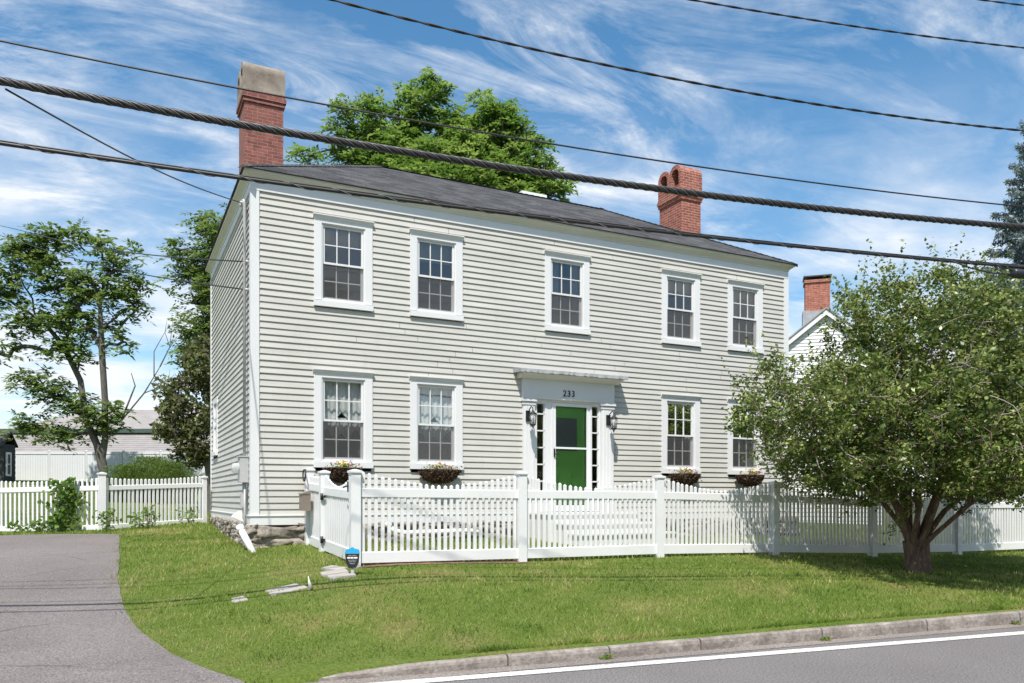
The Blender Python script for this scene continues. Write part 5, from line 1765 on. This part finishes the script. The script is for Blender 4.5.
# ================================================================== OVERHEAD CABLES
def cable_path(fit, s0, s1, step=.3, y0=-5.87, side=0.0):
    n = int((s1-s0)/step)
    return [Vector((s, y0 - .18*s + side, np.polyval(fit, s))) for s in np.linspace(s0, s1, n+1)]
def twist(mb, path, r_off, r, pitch, strands, sides=6, sub=6, phase=0.0):
    pts = []
    for a, b in zip(path[:-1], path[1:]):
        for k in range(sub): pts.append(a+(b-a)*(k/sub))
    pts.append(path[-1])
    for q in range(strands):
        out_ = []; s = 0
        for i, p in enumerate(pts):
            if i: s += (p-pts[i-1]).length
            an = 2*PI*s/pitch + 2*PI*q/strands + phase
            out_.append(p + Vector((0, math.cos(an)*r_off, math.sin(an)*r_off)))
        mb.tube(out_, r, sides)
def cable(label, fit, s0, s1, build, y0=-5.87):
    path = cable_path(fit, s0, s1, y0=y0)
    c = path[len(path)//2].copy()
    t = thing('overhead_cable', label, 'cable', c)
    build(t, [p-c for p in path])
    return t
def thick(t, path):
    mb = MB(); twist(mb, path, .0180, .0185, .34, 3, 7, 8); mb.build('twisted_strands', M['cable'], t, recalc=False)
    mb = MB(); twist(mb, path, .0310, .0034, .34, 3, 4, 8, PI/3); mb.build('lashing', M['lash'], t, recalc=False)
def medium(t, path):
    mb = MB(); mb.tube(path, .017, 8); mb.tube([p+Vector((0, .0, .022)) for p in path], .0065, 6); mb.build('sheath', M['cable'], t, recalc=False)
    mb = MB(); twist(mb, path, .021, .003, .42, 1, 4, 10); mb.build('lashing', M['lash'], t, recalc=False)
def thin(r, st=2):
    def b(t, path):
        mb = MB()
        if st == 1: mb.tube(path, r, 6)
        else: twist(mb, path, r*.5, r*.6, .5, st, 5, 4)
        mb.build('wire', M['cable'], t, recalc=False)
    return b
cable('thick twisted black cable crossing in front of both chimneys', [.0052, -.0417, 4.7476], -11, 17, thick)
cable('black cable with pale lashing along the eaves line of the house', [.0031, -.0285, 4.29], -11, 17, medium)
cable('thin black wire passing across the big tree behind the roof', [.0049, -.0480, 5.0584], -11, 17, thin(.008, 1))
cable('twisted wire high over the roof, running from the top edge to the right', [.0096, -.0907, 6.0147], -11, 17, thin(.013))
cable('thin wire in the top right of the sky below the corner wire', [.0070, -.0308, 6.6962], -9, 17, thin(.011))
cable('short stretch of wire at the top right corner of the sky', [.007, -.029, 7.19], -6, 17, thin(.010))
# splice box on the lower cable at the right
cs = Vector((7.72, -5.87-.18*7.72, np.polyval([.0031, -.0285, 4.29], 7.72)))
sb = thing('splice_case', 'black splice case hanging on the lower cable at the right edge', 'splice case', cs)
mb = MB(); mb.tube([(-.12, 0, -.085), (-.10, 0, -.085), (.40, -.08, -.08), (.42, -.08, -.08)], [.035, .055, .055, .035], 10); mb.build('case_body', M['black_plastic'], sb)
mb = MB()
mb.tube([(-1.0, .17, -.015), (-.7, .12, -.075), (-.4, .06, -.11), (-.1, 0, -.10)], .008, 6); mb.tube([(-.08, 0, -.08), (-.2, .03, -.01)], .008, 6); mb.tube([(.2, 0, -.03), (.2, 0, .01)], .02, 6)
mb.build('cable_tail', M['cable'], sb)
# service drop to the house
a = Vector((-2.72, -5.38, 4.84)); b = Vector((-.10, .42, 6.28))
sd_ = thing('service_wire', 'thin service wire running from the thick cable down to the left eave', 'cable', b)
mb = MB(); mb.tube([a*(1-u)+b*u - b + Vector((0, 0, -.10*math.sin(PI*u))) for u in np.linspace(0, 1, 16)], .0085, 6); mb.build('wire', M['cable'], sd_)
mb = MB(); mb.tube([(0, 0, 0), (.03, .02, -.02), (.09, .05, -.12)], .014, 6); mb.box(.02, -.05, -.16, .075, .12, -.10); mb.lathe([(.02, -.06), (.035, -.04), (.035, .02), (.012, .04)], (-.0, .02, 0), 10)
mb.build('wire_bracket', M['grey_metal'], sd_)
for (lab, za, zb, ya, Zp, row) in (('upper thin wire running left from the house side wall behind the slender tree', 5.30, 0, .28, 34, 224), ('lower thin wire running left from the house side wall behind the slender tree', 4.86, 0, .32, 34, 233)):
    b = Vector((-.03, ya, za))
    X = (-10-512)/792*Zp
    a = Vector((-1.9055+.8949*X+.4462*Zp, -13.016-.4462*X+.8949*Zp, 1.5+(498-row)*Zp/792))
    t = thing('service_wire', lab, 'cable', b)
    mb = MB(); mb.tube([a*(1-u)+b*u - b + Vector((0, 0, -.35*math.sin(PI*u)*u)) for u in np.linspace(0, 1, 30)], .012, 5); mb.build('wire', M['cable'], t)
    mb = MB(); mb.tube([(.03, 0, 0), (-.03, 0, .0)], .025, 8); mb.build('wire_hook', M['grey_metal'], t)

# the wooded far side of the street, seen only in the window panes
rg = np.random.default_rng(91)
Pn = []
for k in range(15):
    cx_ = -44 + 6.4*k + rg.normal()*1.2; cy_ = -40 + rg.normal()*3; hh = rg.uniform(8, 17)
    q = rg.normal(size=(1500, 3)); q /= np.linalg.norm(q, axis=1)[:, None]; q *= rg.uniform(.3, 1, 1500)[:, None]**.5
    Pn.append(q*np.array([rg.uniform(2.6, 4.2), 2.8, hh*.42]) + np.array([cx_, cy_, hh*.56]))
Pn = np.concatenate(Pn)
v, f = scatter_leaves(Pn, .75, .7, .3, rg)
o = np_mesh('roadside_wood', v, f, M['leaf_mid'], None, tint=rg.beta(1.6, 2.2, len(f)), kind='stuff')
tag(o, 'leafy roadside trees reflected in the window panes of the house', 'trees')

# ================================================================== GRASS
def lawn_blades():
    rg = np.random.default_rng(5)
    N_ = 800000
    x = rg.uniform(-8.8, 17.5, N_); y = rg.uniform(-8.3, 13, N_)
    cx, cy = x+1.9055, y+13.016
    Z = .4462*cx + .8949*cy; X = .8949*cx - .4462*cy
    ok = (Z > 5) & (np.abs(X/Z) < .70)
    dk = y - kerbY(x)
    ok &= dk > .140 + np.where((x < .3) & (x > -.8), .13, 0) - np.where(x <= -.8, .24, 0)
    edge = np.array(driveX(y)) + .03 - rg.exponential(.035, N_)
    nz = np.array([.06*math.sin(v*5.1) + .05*math.sin(v*11.7+1) for v in y])
    ytop = np.where(x > -3.9, 3.5 + (-1.86-x)*.5, 4.52 + (-3.9-x)*.1)
    ok &= (x > edge + nz) | (y > ytop + .02 + nz*.5)
    ok &= ~((x > -.02) & (x < 11.42) & (y > -.02))
    ok &= ~((x > 4.8) & (x < 7.1) & (y > -1.6))
    ok &= y < np.where(x < -.2, 13, 6.2)
    for (sx_, sy_, r) in ((-.14, -3.36, .0), (-.10, -3.56, 0)):
        ok &= ~((np.abs(x-sx_) < .17) & (np.abs(y-sy_) < .05))
    for (sx_, sy_) in ((-.66, -3.45), (-.66, -3.6)): ok &= ~((np.abs(x-sx_) < .05) & (np.abs(y-sy_) < .035))
    ok &= ~((np.abs(x-.57) < .17) & (y > -3.42) & (y < -2.75))
    ok &= ~((np.hypot(x-9.78, y+4.39) < .24))
    # bare earth strip under the front fence
    ok &= ~((np.abs(y+2.885) < .11) & (x > .9) & (x < 3.4) & (rg.uniform(size=N_) < .85))
    ok &= ~((np.abs(y+2.88) < .05) & (x > 3.4) & (x < 11) & (rg.uniform(size=N_) < .6))
    keep = rg.uniform(size=N_) < np.clip((8.5/Z)**1.5, .10, 1)*1.0
    ok &= keep
    x, y, Z = x[ok], y[ok], Z[ok]
    a = rg.uniform(.5, 18, 16000); d = .135 + np.abs(rg.normal(0, .05, 16000))     # ragged fringe over the kerb
    ex, ey = K0.x + KT.x*a + KN.x*d, K0.y + KT.y*a + KN.y*d
    x = np.concatenate([x, ex]); y = np.concatenate([y, ey]); Z = np.concatenate([Z, .4462*(ex+1.9055) + .8949*(ey+13.016)]); n = len(x)
    z = H(x, y)
    # patches of dry and lush turf
    f1 = np.array([mnoise.fractal(Vector((a*.55, b*.9, 2.2)), 1.0, 2.0, 4) for a, b in zip(x, y)])
    f2 = np.array([mnoise.noise(Vector((a*2.6, b*3.4, 7.7))) for a, b in zip(x, y)])
    f3 = np.array([mnoise.noise(Vector((a*9, b*9, 3.1))) for a, b in zip(x, y)])
    tint = np.clip(.40 + .42*f1 + .26*f2 + .22*f3 + rg.normal(0, .17, n), 0, 1)
    worn = np.exp(-(((x+.75)/.9)**2 + ((y+2.75)/.45)**2)) + .8*np.exp(-(((x-.25)/.35)**2 + ((y+2.75)/.3)**2)) + .7*np.exp(-(((x+1.3)/.25)**2 + ((y+4.9)/.9)**2))
    tint = np.clip(tint + .38*worn*rg.uniform(.3, 1.3, n), 0, 1)
    tuft = np.clip((np.array([mnoise.noise(Vector((a*3.1+40, b*3.1, 1.1))) for a, b in zip(x, y)])-.25)*2.2, 0, 1)
    tint = np.clip(tint - .18*tuft, 0, 1)
    hgt = .040*(1+.9*tuft)*rg.uniform(.5, 1.35, n)*(1+.35*f1+.5*f3)*(1-.35*np.clip(worn, 0, 1))
    wid = .0042*np.clip(Z/7.5, .9, 2.6)*rg.uniform(.7, 1.3, n)
    a = rg.uniform(0, 2*PI, n); le = rg.uniform(.15, 1.0, n)*hgt; b = rg.uniform(0, 2*PI, n)
    s = np.stack([np.cos(a)*wid, np.sin(a)*wid, 0*a], 1)
    base = np.stack([x, y, z-.004], 1)
    tip = base + np.stack([np.cos(b)*le, np.sin(b)*le, hgt], 1)
    v = np.stack([base-s, base+s, tip], 1).reshape(-1, 3)
    o = np_mesh('grass', v, np.arange(3*n).reshape(n, 3), M['grass'], tint=tint, kind='stuff')
    o['label'] = 'short mown lawn grass with dry patches in front of the house'; o['category'] = 'grass'
    return n
print('grass blades', lawn_blades())
